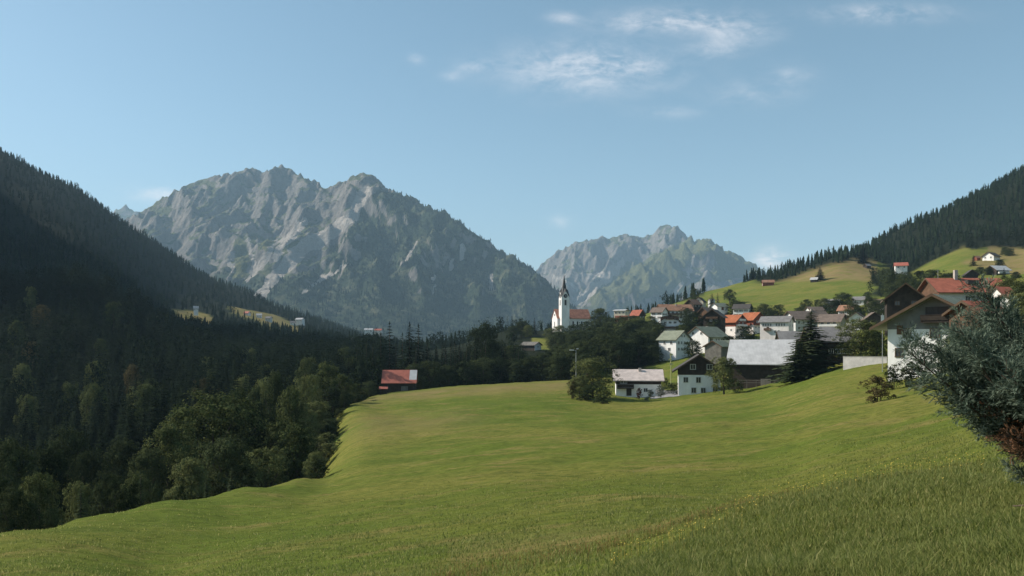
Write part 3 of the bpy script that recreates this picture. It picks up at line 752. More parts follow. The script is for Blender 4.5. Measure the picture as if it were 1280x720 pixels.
for a in ((346, 466, 168, 46, 2), (364, 480, 160, 50, 0), (384, 470, 190, 42, 2), (410, 454, 214, 44, 4), (427, 468, 226, 36, 2), (416, 488, 204, 46, 0), (440, 482, 238, 36, 2), (396, 500, 184, 50, 0), (376, 505, 160, 54, 1), (352, 520, 140, 60, 0), (404, 470, 222, 36, 4), (333, 475, 182, 44, 4), (320, 486, 172, 44, 2), (300, 482, 180, 44, 0)):
    tree('broad', a[0], a[1], a[2], a[3], label=L_MID, group=G_MID, var=a[4], dark=random.random() < 0.35)
tree('shrub', 398, 572, 94, 34, label='low dark bush at the notch where meadow and forest meet', mat=LEAF_DARK)
tree('shrub', 415, 528, 176, 30, label='round bush casting shade on the upper left meadow border', mat=LEAF_DARK)
for px, top, Y, lb in ((290, 582, 86, 'small slender spruce alone on the crest of the lower left meadow'), (258, 596, 80, 'tiny dark spruce left of the slender one on the meadow crest'),
                       (176, 588, 76, 'pale bushy young spruce on the lower left meadow edge'), (206, 612, 72, 'knee-high spruce seedling at the meadow edge under the big round tree'), (101, 606, 66, 'grey green young spruce near the lower left corner')):
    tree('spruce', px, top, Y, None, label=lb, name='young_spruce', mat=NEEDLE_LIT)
for px, top, w in ((150, 612, 30), (165, 604, 26), (226, 606, 18), (194, 606, 20)):
    tree('shrub', px, top, 74, w, label='weedy bush on the shaded rim of the lower left meadow', group='bushes on the rim of the meadow', mat=LEAF_DARK)

G_VAL = 'dark spruces in the dip behind the meadow'
L_VAL = 'tall dark spruce in the dip behind the meadow crest'
for px, top, Y in ((487, 402, 305), (476, 416, 300), (512, 403, 302), (523, 405, 312), (503, 416, 308), (534, 424, 302), (545, 436, 300), (466, 430, 296), (458, 424, 330), (446, 436, 345), (557, 440, 302), (570, 438, 305), (583, 430, 310), (594, 426, 312), (628, 430, 330), (553, 428, 340), (574, 428, 350),
                   (460, 448, 285), (449, 458, 276), (470, 442, 283), (530, 440, 300), (520, 430, 296), (495, 428, 294), (436, 448, 300)):
    tree('spruce', px, top, Y if px > 500 else max(Y, 312), label=L_VAL, group=G_VAL, var=random.choice((0, 1, 2, 5)))
tree('broad', 606, 402, 325, 50, label='big dark round tree rising highest left of the grey-roofed hut', dark=True, var=1)
gg = random.Random(4)
for k in range(26):
    px = gg.uniform(535, 655); Y = gg.uniform(305, 430)
    tree('spruce', px, gg.uniform(424, 440), Y, label=L_VAL, group=G_VAL, var=gg.choice((0, 1, 2, 5)))
G_HED = 'dark bushy trees between meadow and church hill'
L_HED = 'dark bushy tree in the belt between meadow crest and church hill'
for a in ((640, 432, 335, 40), (660, 444, 322, 38), (690, 442, 318, 46), (706, 432, 338, 40), (676, 452, 300, 50), (650, 455, 300, 44), (625, 446, 304, 42), (604, 446, 302, 46), (580, 452, 296, 40), (560, 456, 294, 40), (733, 436, 325, 50), (712, 450, 296, 40), (700, 452, 292, 44), (735, 452, 290, 40), (757, 432, 350, 46), (742, 440, 332, 40), (775, 436, 330, 50), (800, 432, 340, 44), (817, 438, 330, 30), (540, 452, 290, 40), (520, 454, 286, 36), (618, 424, 345, 36)):
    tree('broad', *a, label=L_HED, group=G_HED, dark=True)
tree('spruce', 668, 398, 585, 12, label='slim thuja-like conifer left of the church', var=3)
G_CH = 'trees on the church hill'
L_CH = 'dark leafy tree on the slope below the white church'
for a in ((652, 402, 570, 22), (641, 410, 560, 20), (660, 408, 560, 18), (700, 416, 560, 22), (716, 416, 555, 24), (732, 410, 560, 24), (688, 418, 545, 20), (738, 418, 500, 30), (722, 424, 470, 34), (700, 426, 460, 34), (690, 420, 480, 20), (770, 408, 490, 34), (785, 416, 430, 44), (800, 406, 470, 32), (812, 420, 400, 40), (760, 418, 440, 40), (745, 424, 420, 36), (780, 402, 520, 26), (792, 398, 540, 20), (815, 408, 480, 20), (760, 396, 560, 20)):
    tree('broad', *a, label=L_CH, group=G_CH, dark=random.random() < 0.7)
tree('broad', 750, 386, 600, 30, label='big round tree at the right end of the church roof', dark=False, var=0)
for px, top, Y in ((778, 408, 440), (768, 412, 430), (806, 410, 440), (752, 420, 400), (820, 418, 390)):
    tree('spruce', px, top, Y, label='dark spruce in the grove right of the church', group='spruces in the grove right of the church')

gg = random.Random(21)
for k in range(34):
    px = gg.uniform(700, 826); Y = gg.uniform(300, 470); X = (px - CX) / F * Y; h = gg.uniform(9, 13.5)
    top = max(394 if px < 735 else 398 if px < 766 else 404, HY - (gz(X, Y) + h) / Y * F)
    if 686 < px < 746: top = max(top, 414)
    if px > 824 or (px > 805 and Y < 330): continue
    tree('broad', px, top, Y, gg.uniform(26, 42) * 350 / Y, label='dark crowded tree in the grove between church and metal-roofed house', group='grove between church and metal-roofed house', dark=True)
for k in range(16):
    s_ = min(1, max(0, (k + gg.uniform(-1.4, 1.4)) / 15)); Y = 105 + 150 * s_; px = np.interp(Y, [98, 120, 165, 222, 262], [384, 402, 418, 432, 468]) + gg.uniform(-6, 5)
    X = (px - CX) / F * Y
    tree('shrub' if k % 3 else 'broad', px, HY - (gz(X, Y) + gg.uniform(2.2, 5.5)) / Y * F, Y, None, label='dark bush overhanging the left border of the meadow', group='bushes along the left border of the meadow', mat=LEAF_DARK if k % 2 else LEAF, dark=bool(k % 2))
# --- village trees
tree('broad', 741, 457, 204, 60, label='large leafy tree in front of the metal-roofed house at the meadow edge', var=1)
tree('broad', 724, 470, 200, 30, label='smaller tree leaning out left of the large leafy garden tree', var=0)
tree('shrub', 715, 476, 199, 14, label='rusty red shrub at the left foot of the large garden tree', mat=LEAF_BROWN)
tree('shrub', 733, 493, 196, 28, label='dark low shrub with pale flowers under the large garden tree', mat=LEAF_DARK)
tree('shrub', 752, 494, 190, 26, label='blackish clipped shrub right below the large garden tree', mat=LEAF_DARK)
tree('broad', 905, 445, 192, 40, label='round leafy tree between wood-gabled house and silver-roofed barn', var=0)
tree('shrub', 924, 474, 188, 16, label='pale green bush at the left corner of the silver-roofed barn', mat=LEAF)
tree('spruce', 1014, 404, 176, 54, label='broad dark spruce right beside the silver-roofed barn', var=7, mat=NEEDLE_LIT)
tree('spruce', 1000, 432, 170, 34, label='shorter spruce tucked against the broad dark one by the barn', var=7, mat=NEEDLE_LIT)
tree('broad', 1076, 402, 176, 62, label='olive brown hedge tree left of the white retaining wall', var=3)
tree('broad', 1096, 412, 174, 40, label='dense bush against the white gable wall', var=1)
tree('shrub', 1098, 470, 92, 44, label='russet twiggy shrub alone on the meadow below the white wall', mat=LEAF_BROWN, base=505)
for px, top, Y, w in ((1116, 458, 112, 26), (1134, 452, 111, 34), (1152, 450, 110, 34)):
    tree('shrub', px, top, Y, w, label='low garden bush at the foot of the white gable wall', group='bushes at the foot of the white gable wall', mat=LEAF_DARK)
tree('spruce', 890, 367, 560, 13, label='dense dark spruce left of the green hill pasture', var=5)
tree('spruce', 897, 366, 565, 10, label='second spruce of the dark pair left of the hill pasture', var=1)
tree('broad', 912, 362, 640, 18, label='dark round tree where the ridge path meets the pasture', dark=True)
tree('broad', 868, 361, 640, 14, label='lone bushy tree on the skyline above the hotel', dark=True)
tree('spruce', 1025, 349, 712, 11, label='dark conifer next to the little hut on the green pasture', var=5)
tree('spruce', 1079, 325, 800, 14, label='dark tree on the ochre pasture brow', var=5)
tree('broad', 1104, 353, 560, 12, label='small round tree on the right edge of the green pasture', dark=True)
G_V = 'trees between the village houses'
L_V = 'dark leafy tree squeezed between village houses'
for a in ((1056, 370, 480, 30), (1044, 376, 470, 22), (1030, 374, 520, 16), (932, 412, 395, 26), (921, 380, 520, 26), (935, 386, 500, 22), (955, 388, 520, 22), (867, 392, 440, 26), (852, 408, 420, 18), (880, 398, 440, 20), (862, 404, 410, 22), (858, 386, 500, 18), (972, 388, 510, 20), (893, 402, 400, 20), (816, 398, 500, 18), (1066, 380, 430, 20), (1090, 376, 440, 22), (1098, 382, 400, 26),
          (912, 422, 330, 22), (905, 430, 300, 16), (866, 430, 320, 24), (1008, 382, 540, 16), (1074, 384, 400, 16)):
    tree('broad', a[0], a[1] - 2, a[2], a[3] * 1.15, label=L_V, group=G_V, dark=random.random() < 0.6)
gg = random.Random(31)
for k in range(16):
    px = (gg.uniform(922, 968), gg.uniform(1078, 1108), gg.uniform(985, 1030))[k % 3 if k % 4 else 0]; Y = gg.uniform(500, 545)
    tree('broad', px, HY - (gz((px - CX) / F * Y, Y) + gg.uniform(3.5, 6.5)) / Y * F, Y, gg.uniform(9, 15), label='dark bush in the hedgerow at the foot of the green pasture', group='hedgerow at the foot of the green pasture', dark=True)
G_R = 'trees below the right hand forest'
L_R = 'dark tree in the clump above the red-roofed house'
for a in ((1116, 338, 480, 30), (1130, 340, 460, 32), (1150, 341, 440, 34), (1168, 343, 420, 34), (1140, 350, 400, 36), (1116, 356, 420, 30), (1124, 366, 370, 30), (1186, 346, 410, 26), (1112, 346, 520, 22), (1106, 336, 600, 22)):
    tree('broad', *a, label=L_R, group=G_R, dark=True)
G_RR = 'leafy bushes at the right hand edge of the village'
L_RR = 'leafy bush behind the big juniper at the right edge of the village'
for a in ((1262, 346, 190, 56), (1244, 350, 210, 40), (1280, 352, 150, 50), (1225, 358, 230, 34), (1290, 362, 120, 60), (1300, 340, 150, 60), (1274, 392, 110, 60), (1300, 400, 100, 60), (1236, 404, 112, 50), (1212, 410, 108, 50), (1190, 420, 104, 44)):
    tree('broad', *a, label=L_RR, group=G_RR, dark=random.random() < 0.4)
for px, top, Y in ((1250, 325, 520), (1236, 338, 470), (1255, 341, 430), (1226, 338, 480), (1218, 344, 470), (1262, 314, 640), (1217, 327, 560), (1256, 312, 650), (1208, 348, 440), (1270, 345, 420)):
    tree('spruce' if px % 2 else 'broad', px, top, Y, 9 if px % 2 else 13, label='small dark tree beside a farmhouse high on the right slope', group='small trees on the right slope', dark=True)
tree('shrub', 799, 485, 207, 10, label='copper red shrub in front of the white house wall', mat=LEAF_RED)
tree('shrub', 826, 481, 212, 12, label='grey green round shrub beside the yard', mat=LEAF_GREY)
tree('shrub', 841, 478, 216, 20, label='dark garden shrub left of the wood-gabled house', mat=LEAF_DARK)
tree('shrub', 813, 487, 206, 10, label='dark low shrub at the near corner of the yard', mat=LEAF_DARK)
tree('shrub', 831, 472, 240, 16, label='tall wispy shrub on the grass behind the yard', mat=LEAF)
tree('shrub', 808, 497, 203, 8, label='small flowering bush at the edge of the yard', mat=LEAF_GREY)

gg = random.Random(57)
for k in range(30):
    px = gg.uniform(20, 440); Y = gg.uniform(230, 470); X = (px - CX) / F * Y
    if px > 330 and Y < 260: continue
    br = k % 5 == 0
    o = tree('broad', px, HY - (gz(X, Y) + gg.uniform(13, 20)) / Y * F, Y, gg.uniform(7, 11) / Y * F, label='brownish broadleaf tree among the dark spruces on the left slope' if br else 'lighter green broadleaf tree among the dark spruces on the left slope',
         group='brownish broadleaf trees on the left slope' if br else 'green broadleaf trees on the left slope', var=gg.choice((0, 2, 4)))
    if br:
        c_ = [q for q in o.children if q.name.startswith('crown')][0]
        if 'brown' not in SHRUBM:
            m_ = BROAD[2][0].copy(); m_.materials[0] = LEAF_BROWN; SHRUBM['brown'] = m_
        c_.data = SHRUBM['brown']
# --- the forests: the trees that show largest stand alone, the rest is one mass
def scatter(n, px0, px1, Y0, Y1, rmin, seed):
    g = np.random.default_rng(seed)
    Yv = np.sqrt(g.uniform(Y0 ** 2, Y1 ** 2, n)); px = g.uniform(px0, px1, n)
    X = (px - CX) / F * Yv
    cell = {}; keep = []
    for i in range(n):
        k = (int(X[i] // rmin), int(Yv[i] // rmin)); ok = True
        for a in (-1, 0, 1):
            for b in (-1, 0, 1):
                for j in cell.get((k[0] + a, k[1] + b), ()):
                    if (X[i] - X[j]) ** 2 + (Yv[i] - Yv[j]) ** 2 < rmin * rmin: ok = False
        if ok: cell.setdefault(k, []).append(i); keep.append(i)
    return px[keep], Yv[keep]

cand = []
for (n, a, b, y0, y1, rm, hmin, hmax, sd_) in ((9000, -90, 480, 175, 700, 4.3, 14, 24, 1), (900, 420, 660, 285, 460, 5.0, 12, 17, 2),
                                        (7000, -260, 660, 700, 1200, 7.5, 12, 19, 3), (11000, -300, 640, 1200, 2150, 11, 11, 18, 4), (8000, 900, 1560, 560, 1160, 4.8, 8, 15, 5), (900, 470, 900, 700, 1100, 9, 14, 20, 6), (60, -90, 200, 110, 170, 7.0, 7, 11, 7)):
    px, Y = scatter(n, a, b, y0, y1, rm, sd_)
    py = row_of(px, Y)
    w = forest_w(px, Y, py)
    g = np.random.default_rng(sd_ + 40)
    ok = g.random(len(px)) < np.where(w > 0.5, 1, 0)
    ok &= ~((px > 466) & (px < 530) & (Y < 275))
    ok &= ~((px > 320) & (px < 470) & (Y < 255))
    ok &= ~((px > 640) & (px < 700) & (Y > 440) & (Y < 600))
    px, Y = px[ok], Y[ok]
    X = (px - CX) / F * Y; Z = ground(X, Y)
    h = g.uniform(hmin, hmax, len(px)) * (0.85 + 0.3 * np.clip(pn(X / 60, Y / 60, 77), -1, 1))
    # a few hardwoods' worth of height variety, lower at the forest rim
    cand += [(h[i] / Y[i] * (1.0 if Y[i] < 480 else 0.5), X[i], Y[i], Z[i], h[i], px[i]) for i in range(len(px))]
cand.sort(key=lambda c: -c[0])
vis = [c for c in cand if -45 < c[5] < 1325]
solo = [c for c in vis if c[5] < 660][:225]
solo_ids = set(id(c) for c in solo)
FOREST_SPRUCE = []
for cm, tm in SPRUCE[:7]:                                # crown and trunk in one mesh for the wood's copies
    me = cm.copy(); me.name = 'forest_spruce'; FOREST_SPRUCE.append(me)
for c in solo:
    o = link('forest_spruce', FOREST_SPRUCE[random.randrange(7)])
    o.location = (c[1], c[2], c[3] - 0.3); o.rotation_euler = (random.uniform(-.03, .03), random.uniform(-.03, .03), random.uniform(0, 2 * PI))
    s = c[4] * random.uniform(0.9, 1.25); o.scale = (s, s, c[4])
    tag(o, 'dark spruce among many in the shaded forest left of the meadow', 'tree', 'spruces of the shaded forest left of the meadow')

def low_spruce(seed, layers, spikes):
    g = np.random.default_rng(seed); V = []; T = []
    for k in range(layers):
        z0 = 0.08 + 0.86 * k / layers; z1 = z0 + 1.5 / layers * (1 if k < layers - 1 else 0.9)
        R = 0.17 * (1 - z0) ** 0.8 + 0.006
        a0 = g.uniform(0, 6)
        for s in range(spikes):
            a = a0 + 2 * PI * s / spikes + g.uniform(-.2, .2); r = R * g.uniform(0.65, 1.25); dz = g.uniform(-0.02, 0.02); hw = PI / spikes * 1.15
            i = len(V)
            V += [(0, 0, min(1, z1)), (r * 0.75 * math.cos(a - hw), r * 0.75 * math.sin(a - hw), z0 + 0.025), (r * math.cos(a), r * math.sin(a), z0 - 0.012 + dz), (r * 0.75 * math.cos(a + hw), r * 0.75 * math.sin(a + hw), z0 + 0.025)]
            T += [i, i + 1, i + 2, i, i + 2, i + 3]
    return np.array(V), np.array(T)
def low_round(seed):
    V, Fc = crown_arrays(seed, 8, 420, 0.042, 0.62, 0.05)
    q = Fc.reshape(-1, 4); return V, np.concatenate([q[:, [0, 1, 2]], q[:, [0, 2, 3]]]).ravel()

def mass(name, templates, X, Y, Z, H, wid, mat, label, cat, seed):
    g = np.random.default_rng(seed); n = len(X)
    vs = []; ts = []; base = 0
    kind = g.integers(0, len(templates), n); rot = g.uniform(0, 2 * PI, n)
    for k, (TV, TT) in enumerate(templates):
        i = np.where(kind == k)[0]
        if not len(i): continue
        c, s = np.cos(rot[i])[:, None], np.sin(rot[i])[:, None]
        w = (H[i] * wid[i])[:, None]
        vx = (TV[None, :, 0] * c - TV[None, :, 1] * s) * w + X[i][:, None]
        vy = (TV[None, :, 0] * s + TV[None, :, 1] * c) * w + Y[i][:, None]
        vz = TV[None, :, 2] * H[i][:, None] + Z[i][:, None]
        vs.append(np.stack([vx, vy, vz], -1).reshape(-1, 3))
        ts.append((TT[None] + (np.arange(len(i)) * len(TV))[:, None] + base).ravel()); base += len(i) * len(TV)
    V = np.concatenate(vs); T = np.concatenate(ts)
    me = np_mesh(name, V, T, np.full(len(T) // 3, 3), mat)
    o = link(name, me); tag(o, label, cat, kind='stuff')
    return o

rest = np.array([(c[1], c[2], c[3], c[4]) for c in cand if id(c) not in solo_ids])
nearm = rest[:, 1] < 760
gg = np.random.default_rng(5)
A = rest[nearm]; Bf = rest[~nearm]
fine_t = []
for k in range(3):
    V, Fc = spruce_arrays(700 + k, whorls=17, per=6, R=0.18, steps=3); q = Fc.reshape(-1, 4)
    fine_t.append((V, np.concatenate([q[:, [0, 1, 2]], q[:, [0, 2, 3]]]).ravel()))
low_t = [low_spruce(k, 8, 6) for k in range(4)]
# one wood: fine trees nearer by, coarser ones far up the slopes
def mass_join():
    objs = []
    parts = ((fine_t + fine_t + [low_round(41)], A, NEEDLE, 1), (low_t + low_t + [low_round(42)], Bf, FARTREE, 2))
    return parts
mass('forest', fine_t + fine_t + [low_round(41)], A[:, 0], A[:, 1], A[:, 2] - 0.3, A[:, 3], gg.uniform(0.9, 1.3, len(A)), NEEDLE, 'dense conifer wood filling the shaded slope left of the meadow', 'forest', 8)
mass('hill_forest', low_t + low_t + [low_round(42)], Bf[:, 0], Bf[:, 1], Bf[:, 2] - 0.3, Bf[:, 3], gg.uniform(0.95, 1.4, len(Bf)), FARTREE, 'far conifer forest covering the steep hills on both sides of the valley', 'forest', 9)

# trees on the lower flanks of the mountains, seen as a nap
vs = []
for (X, Y, H, fw), n, sd_ in ((MT[0], 34000, 3), (MT[1], 9000, 4)):
    g = np.random.default_rng(sd_)
    r = g.integers(1, X.shape[0] - 1, n); c = g.integers(1, X.shape[1] - 1, n)
    ok = (fw[r, c] > 0.55) & (H[r, c] > 40)
    r, c = r[ok], c[ok]
    j = X[0, 1] - X[0, 0]
    vs.append(np.c_[X[r, c] + g.uniform(-.5, .5, len(r)) * j, Y[r, c] + g.uniform(-.5, .5, len(r)) * j, H[r, c] - 3, g.uniform(13, 27, len(r))])
M = np.concatenate(vs)
mass('mountain_forest', [low_spruce(60 + k, 3, 5) for k in range(3)], M[:, 0], M[:, 1], M[:, 2], M[:, 3], np.full(len(M), 1.45), FARTREE, 'bluish far forest on the lower flanks of the mountains', 'forest', 12)
# ------------------------------------------------------------------ buildings
WHITE = surf_mat('white_render', (0.80, 0.78, 0.75), 0.12, 0.5, streak=True)
CREAM = surf_mat('cream_render', (0.70, 0.60, 0.46), 0.12, 0.5, streak=True)
PINKW = surf_mat('rose_white_render', (0.80, 0.73, 0.69), 0.12, 0.5, streak=True)
GREYW = surf_mat('grey_render', (0.58, 0.58, 0.56), 0.15, 0.5, streak=True)
GREYD = surf_mat('grey_boarding', (0.185, 0.185, 0.175), 0.2, 0.8, stripe=((4.0, 4.0, 0.02), 0.3))  # grey boards, their colour darkened for the deep shade under the eaves
DWOOD = surf_mat('dark_timber', (0.048, 0.036, 0.028), 0.35, 1.0, stripe=((5.0, 5.0, 0.02), 0.4))
BWOOD = surf_mat('brown_timber', (0.13, 0.072, 0.042), 0.3, 1.0, stripe=((5.0, 5.0, 0.02), 0.4))
RWOOD = surf_mat('red_timber', (0.24, 0.075, 0.045), 0.3, 1.0, stripe=((5.0, 5.0, 0.02), 0.4))
GWOOD = surf_mat('weathered_timber', (0.17, 0.155, 0.135), 0.3, 1.0, stripe=((5.0, 5.0, 0.02), 0.4))
METAL = surf_mat('sheet_metal_roof', (0.46, 0.455, 0.45), 0.16, 0.6, rough=0.42, spec=0.5, stripe=((1.7, 0.0, 0.0), 0.5))
PALEM = surf_mat('pale_rust_roof', (0.56, 0.47, 0.42), 0.2, 0.8, rough=0.5, spec=0.4, stripe=((1.9, 0.0, 0.0), 0.4))
REDR = surf_mat('red_tile_roof', (0.33, 0.105, 0.065), 0.25, 0.7, stripe=((2.6, 0.4, 0.0), 0.5))
REDM = surf_mat('red_sheet_roof', (0.40, 0.125, 0.085), 0.18, 0.5, rough=0.6, stripe=((1.4, 0.0, 0.0), 0.4))
ORAN = surf_mat('orange_tile_roof', (0.36, 0.115, 0.050), 0.25, 0.7, stripe=((2.6, 0.4, 0.0), 0.5))
OCHR = surf_mat('rust_brown_roof', (0.30, 0.16, 0.10), 0.25, 0.6, stripe=((2.6, 0.4, 0.0), 0.5))
CHUR = surf_mat('church_tile_roof', (0.40, 0.18, 0.12), 0.3, 0.5, stripe=((2.6, 0.4, 0.0), 0.5))
GREENR = surf_mat('grey_green_roof', (0.21, 0.225, 0.165), 0.2, 0.6, stripe=((2.2, 0.4, 0.0), 0.5))
GREYR = surf_mat('slate_grey_roof', (0.20, 0.19, 0.185), 0.22, 0.6, stripe=((2.2, 0.4, 0.0), 0.5))
BROWNR = surf_mat('dun_brown_roof', (0.165, 0.125, 0.10), 0.25, 0.6, stripe=((2.2, 0.4, 0.0), 0.5))
DARKR = surf_mat('dark_roof', (0.075, 0.066, 0.06), 0.25, 0.6, stripe=((2.2, 0.4, 0.0), 0.5))
SPIRE = surf_mat('dark_spire_shingle', (0.045, 0.042, 0.042), 0.25, 1.0, rough=0.6)
GLASS = surf_mat('window_glass', (0.028, 0.033, 0.038), 0.2, 0.4, rough=0.12, spec=0.6, bump=0)
FRAMEW = surf_mat('white_frame', (0.70, 0.68, 0.65), 0.08, 1.0, bump=0)
FRAMEB = surf_mat('brown_frame', (0.10, 0.065, 0.04), 0.2, 1.0, bump=0)
STONE = surf_mat('pale_stone_wall', (0.76, 0.68, 0.64), 0.18, 0.8)
CHIMN = surf_mat('chimney_render', (0.42, 0.37, 0.33), 0.2, 1.0)
ASPH = surf_mat('yard_gravel', (0.24, 0.235, 0.235), 0.2, 1.2)
STEEL = surf_mat('galvanised_steel', (0.42, 0.43, 0.43), 0.12, 1.0, rough=0.45, metal=0.3)

def house(name, label, px, py, Y, w, d, h, rise, rot, wall, roof, over=0.8, cat='house', clad=None, wins=(), balc=(), chim=None, shutter=None, foot=4.0, frame=None, thick=0.22, doors=(), group=None):
    """a gabled house: ridge along its own x; front F = -y, back B, left L = -x, right R; (px, py, Y) is the foot of its centre"""
    x, y, z = at(px, py, Y); r = math.radians(rot)
    if Y > 380: z = max(z, gz(x, y) - 0.4)
    root = empty(name, (x, y, z), r); tag(root, label, cat, group)
    frame = frame or FRAMEW
    m = rise / (d / 2)
    b = MB(); b.prism([(-d / 2, -foot), (d / 2, -foot), (d / 2, h), (0, h + rise), (-d / 2, h)][::1], -w / 2, w / 2)
    b.build('wall', wall, root)
    o = over; ze = h - m * o + 0.03; zr = h + rise + 0.03; xo = w / 2 + o * 0.9; e = d / 2 + o
    rb = MB()
    rb.add([(-xo, -e, ze), (xo, -e, ze), (xo, 0, zr), (-xo, 0, zr), (xo, e, ze), (-xo, e, ze),
            (-xo, -e, ze + thick), (xo, -e, ze + thick), (xo, 0, zr + thick), (-xo, 0, zr + thick), (xo, e, ze + thick), (-xo, e, ze + thick)],
           [(6, 7, 8, 9), (9, 8, 10, 11), (1, 0, 3, 2), (2, 3, 5, 4), (0, 1, 7, 6), (4, 5, 11, 10), (1, 2, 8, 7), (2, 4, 10, 8), (3, 0, 6, 9), (5, 3, 9, 11)])
    ro = rb.build('roof', roof, root)
    # barge boards along the gable edges
    for sx_ in (-1, 1):
        x0 = sx_ * xo; x1 = sx_ * (xo + 0.06); tb = MB()
        prof = [(-e, ze - 0.12), (0, zr - 0.12), (e, ze - 0.12), (e, ze + thick + 0.03), (0, zr + thick + 0.03), (-e, ze + thick + 0.03)]
        tb.add([(x0, *p) for p in prof] + [(x1, *p) for p in prof],
               [(0, 1, 4, 5), (1, 2, 3, 4), (6, 11, 10, 7), (7, 10, 9, 8)] + [(i, (i + 1) % 6, 6 + (i + 1) % 6, 6 + i) for i in range(6)])
        tb.build('barge_board', FRAMEB, root)
    if chim:
        cx_, cy_, ch_ = chim
        zc = h + rise - abs(cy_) * m
        cb = MB(); cb.box((cx_, cy_, zc + ch_ / 2 - 0.3), (0.8, 0.8, ch_ + 0.6)); c_ = cb.build('chimney', CHIMN, ro)
    if clad:
        z0, cm, faces = clad
        k = 0.05
        if 'G' in faces:                                       # both gables
            for sx_ in (-1, 1):
                a, b_ = sx_ * w / 2, sx_ * (w / 2 + k); cb = MB()
                cb.prism([(-d / 2 - k, z0), (d / 2 + k, z0), (d / 2 + k, h - 0.06), (0, h + rise - 0.06), (-d / 2 - k, h - 0.06)], min(a, b_), max(a, b_))
                cb.build('timber_cladding', cm, root)
        if 'E' in faces:
            for sy in (-1, 1):
                cb = MB(); cb.box((0, sy * (d / 2 + k / 2), (z0 + h) / 2 - 0.03), (w, k, h - z0 - 0.06)); cb.build('timber_cladding', cm, root)
    def wall_box(bb, f, u, zc, ww, hh, out, dep):
        if f == 'F': bb.box((u, -d / 2 - out + dep / 2, zc), (ww, dep, hh))
        elif f == 'B': bb.box((u, d / 2 + out - dep / 2, zc), (ww, dep, hh))
        elif f == 'L': bb.box((-w / 2 - out + dep / 2, u, zc), (dep, ww, hh))
        else: bb.box((w / 2 + out - dep / 2, u, zc), (dep, ww, hh))
    for wn in wins:
        f, us, zc, ww, hh = wn[:5]
        for u in us:
            fb = MB(); t_ = 0.12
            for du, dz_, a, b_ in ((0, hh / 2, ww + 2 * t_, t_), (0, -hh / 2, ww + 2 * t_ + 0.1, t_), (-ww / 2 - t_ / 2, 0, t_, hh - t_), (ww / 2 + t_ / 2, 0, t_, hh - t_)):
                wall_box(fb, f, u + du, zc + dz_, a, b_, 0.14, 0.16)
            wall_box(fb, f, u, zc, 0.07, hh - t_, 0.12, 0.10)
            wo_ = fb.build('window', frame, root)
            pb = MB(); wall_box(pb, f, u, zc, ww, hh - t_, 0.065, 0.10); pb.build('pane', GLASS, wo_)
            if shutter:
                for sg in (-1, 1):
                    sb = MB(); wall_box(sb, f, u + sg * (ww * 0.78 + 0.18), zc, ww * 0.5, hh, 0.10, 0.08); sb.build('shutter', shutter, wo_)
    for (f, u, zc, ww, hh, mt) in doors:
        db = MB(); wall_box(db, f, u, zc, ww, hh, 0.08, 0.12); db.build('door', mt, root)
    for bl in balc:
        f, u, z0, ww, mt = bl
        bb = MB(); wall_box(bb, f, u, z0 + 0.09, ww, 0.18, 1.25, 1.25)
        wall_box(bb, f, u, z0 + 0.72, ww, 0.75, 1.25, 0.09)
        wall_box(bb, f, u, z0 + 1.15, ww + 0.1, 0.10, 1.29, 0.16)
        for sg in (-1, 1): wall_box(bb, f, u + sg * (ww / 2 - 0.05), z0 + 0.62, 0.09, 0.95, 1.16, 1.16)
        bb.build('balcony', mt, root)
    return root

def lin(a, b, n): return [a + (b - a) * k / max(1, n - 1) for k in range(n)]

# --- church
cr = empty('church', at(714, 412.5, 620), math.radians(16))
tag(cr, 'white church with slender dark spire and red-brown nave roof on the hill', 'church')
NW, ND, NH, NR = 27.0, 12.4, 9.2, 6.6
nv = MB(); nv.prism([(-ND / 2, -6), (ND / 2, -6), (ND / 2, NH), (0, NH + NR), (-ND / 2, NH)], -NW / 2, NW / 2); nv.build('nave', WHITE, cr)
rb = MB(); xo = NW / 2 + 0.5; e = ND / 2 + 0.7; mm = NR / (ND / 2); ze = NH - mm * 0.7 + .03; zr = NH + NR + .03
rb.add([(-xo, -e, ze), (xo, -e, ze), (xo, 0, zr), (-xo, 0, zr), (xo, e, ze), (-xo, e, ze), (-xo, -e, ze + .3), (xo, -e, ze + .3), (xo, 0, zr + .3), (-xo, 0, zr + .3), (xo, e, ze + .3), (-xo, e, ze + .3)],
       [(6, 7, 8, 9), (9, 8, 10, 11), (1, 0, 3, 2), (2, 3, 5, 4), (0, 1, 7, 6), (4, 5, 11, 10), (1, 2, 8, 7), (2, 4, 10, 8), (3, 0, 6, 9), (5, 3, 9, 11)])
rb.build('roof', CHUR, cr)
for u in lin(-4.2, 9.8, 5):
    fb = MB(); fb.box((u, -ND / 2 - .05, 4.4), (1.5, .14, 4.6)); wo_ = fb.build('window', FRAMEW, cr)
    pb = MB(); pb.box((u, -ND / 2 - .09, 4.4), (1.15, .12, 4.2)); pb.build('pane', GLASS, wo_)
pb = MB(); pb.box((-NW / 2 - .04, 0, 4.2), (.12, 1.2, 4.2)); pb.build('window', GLASS, cr)
cp = MB(); cp.box((-NW / 2 - .03, 0, 11.5), (.10, 1.5, 1.5)); cp.build('window', GLASS, cr)
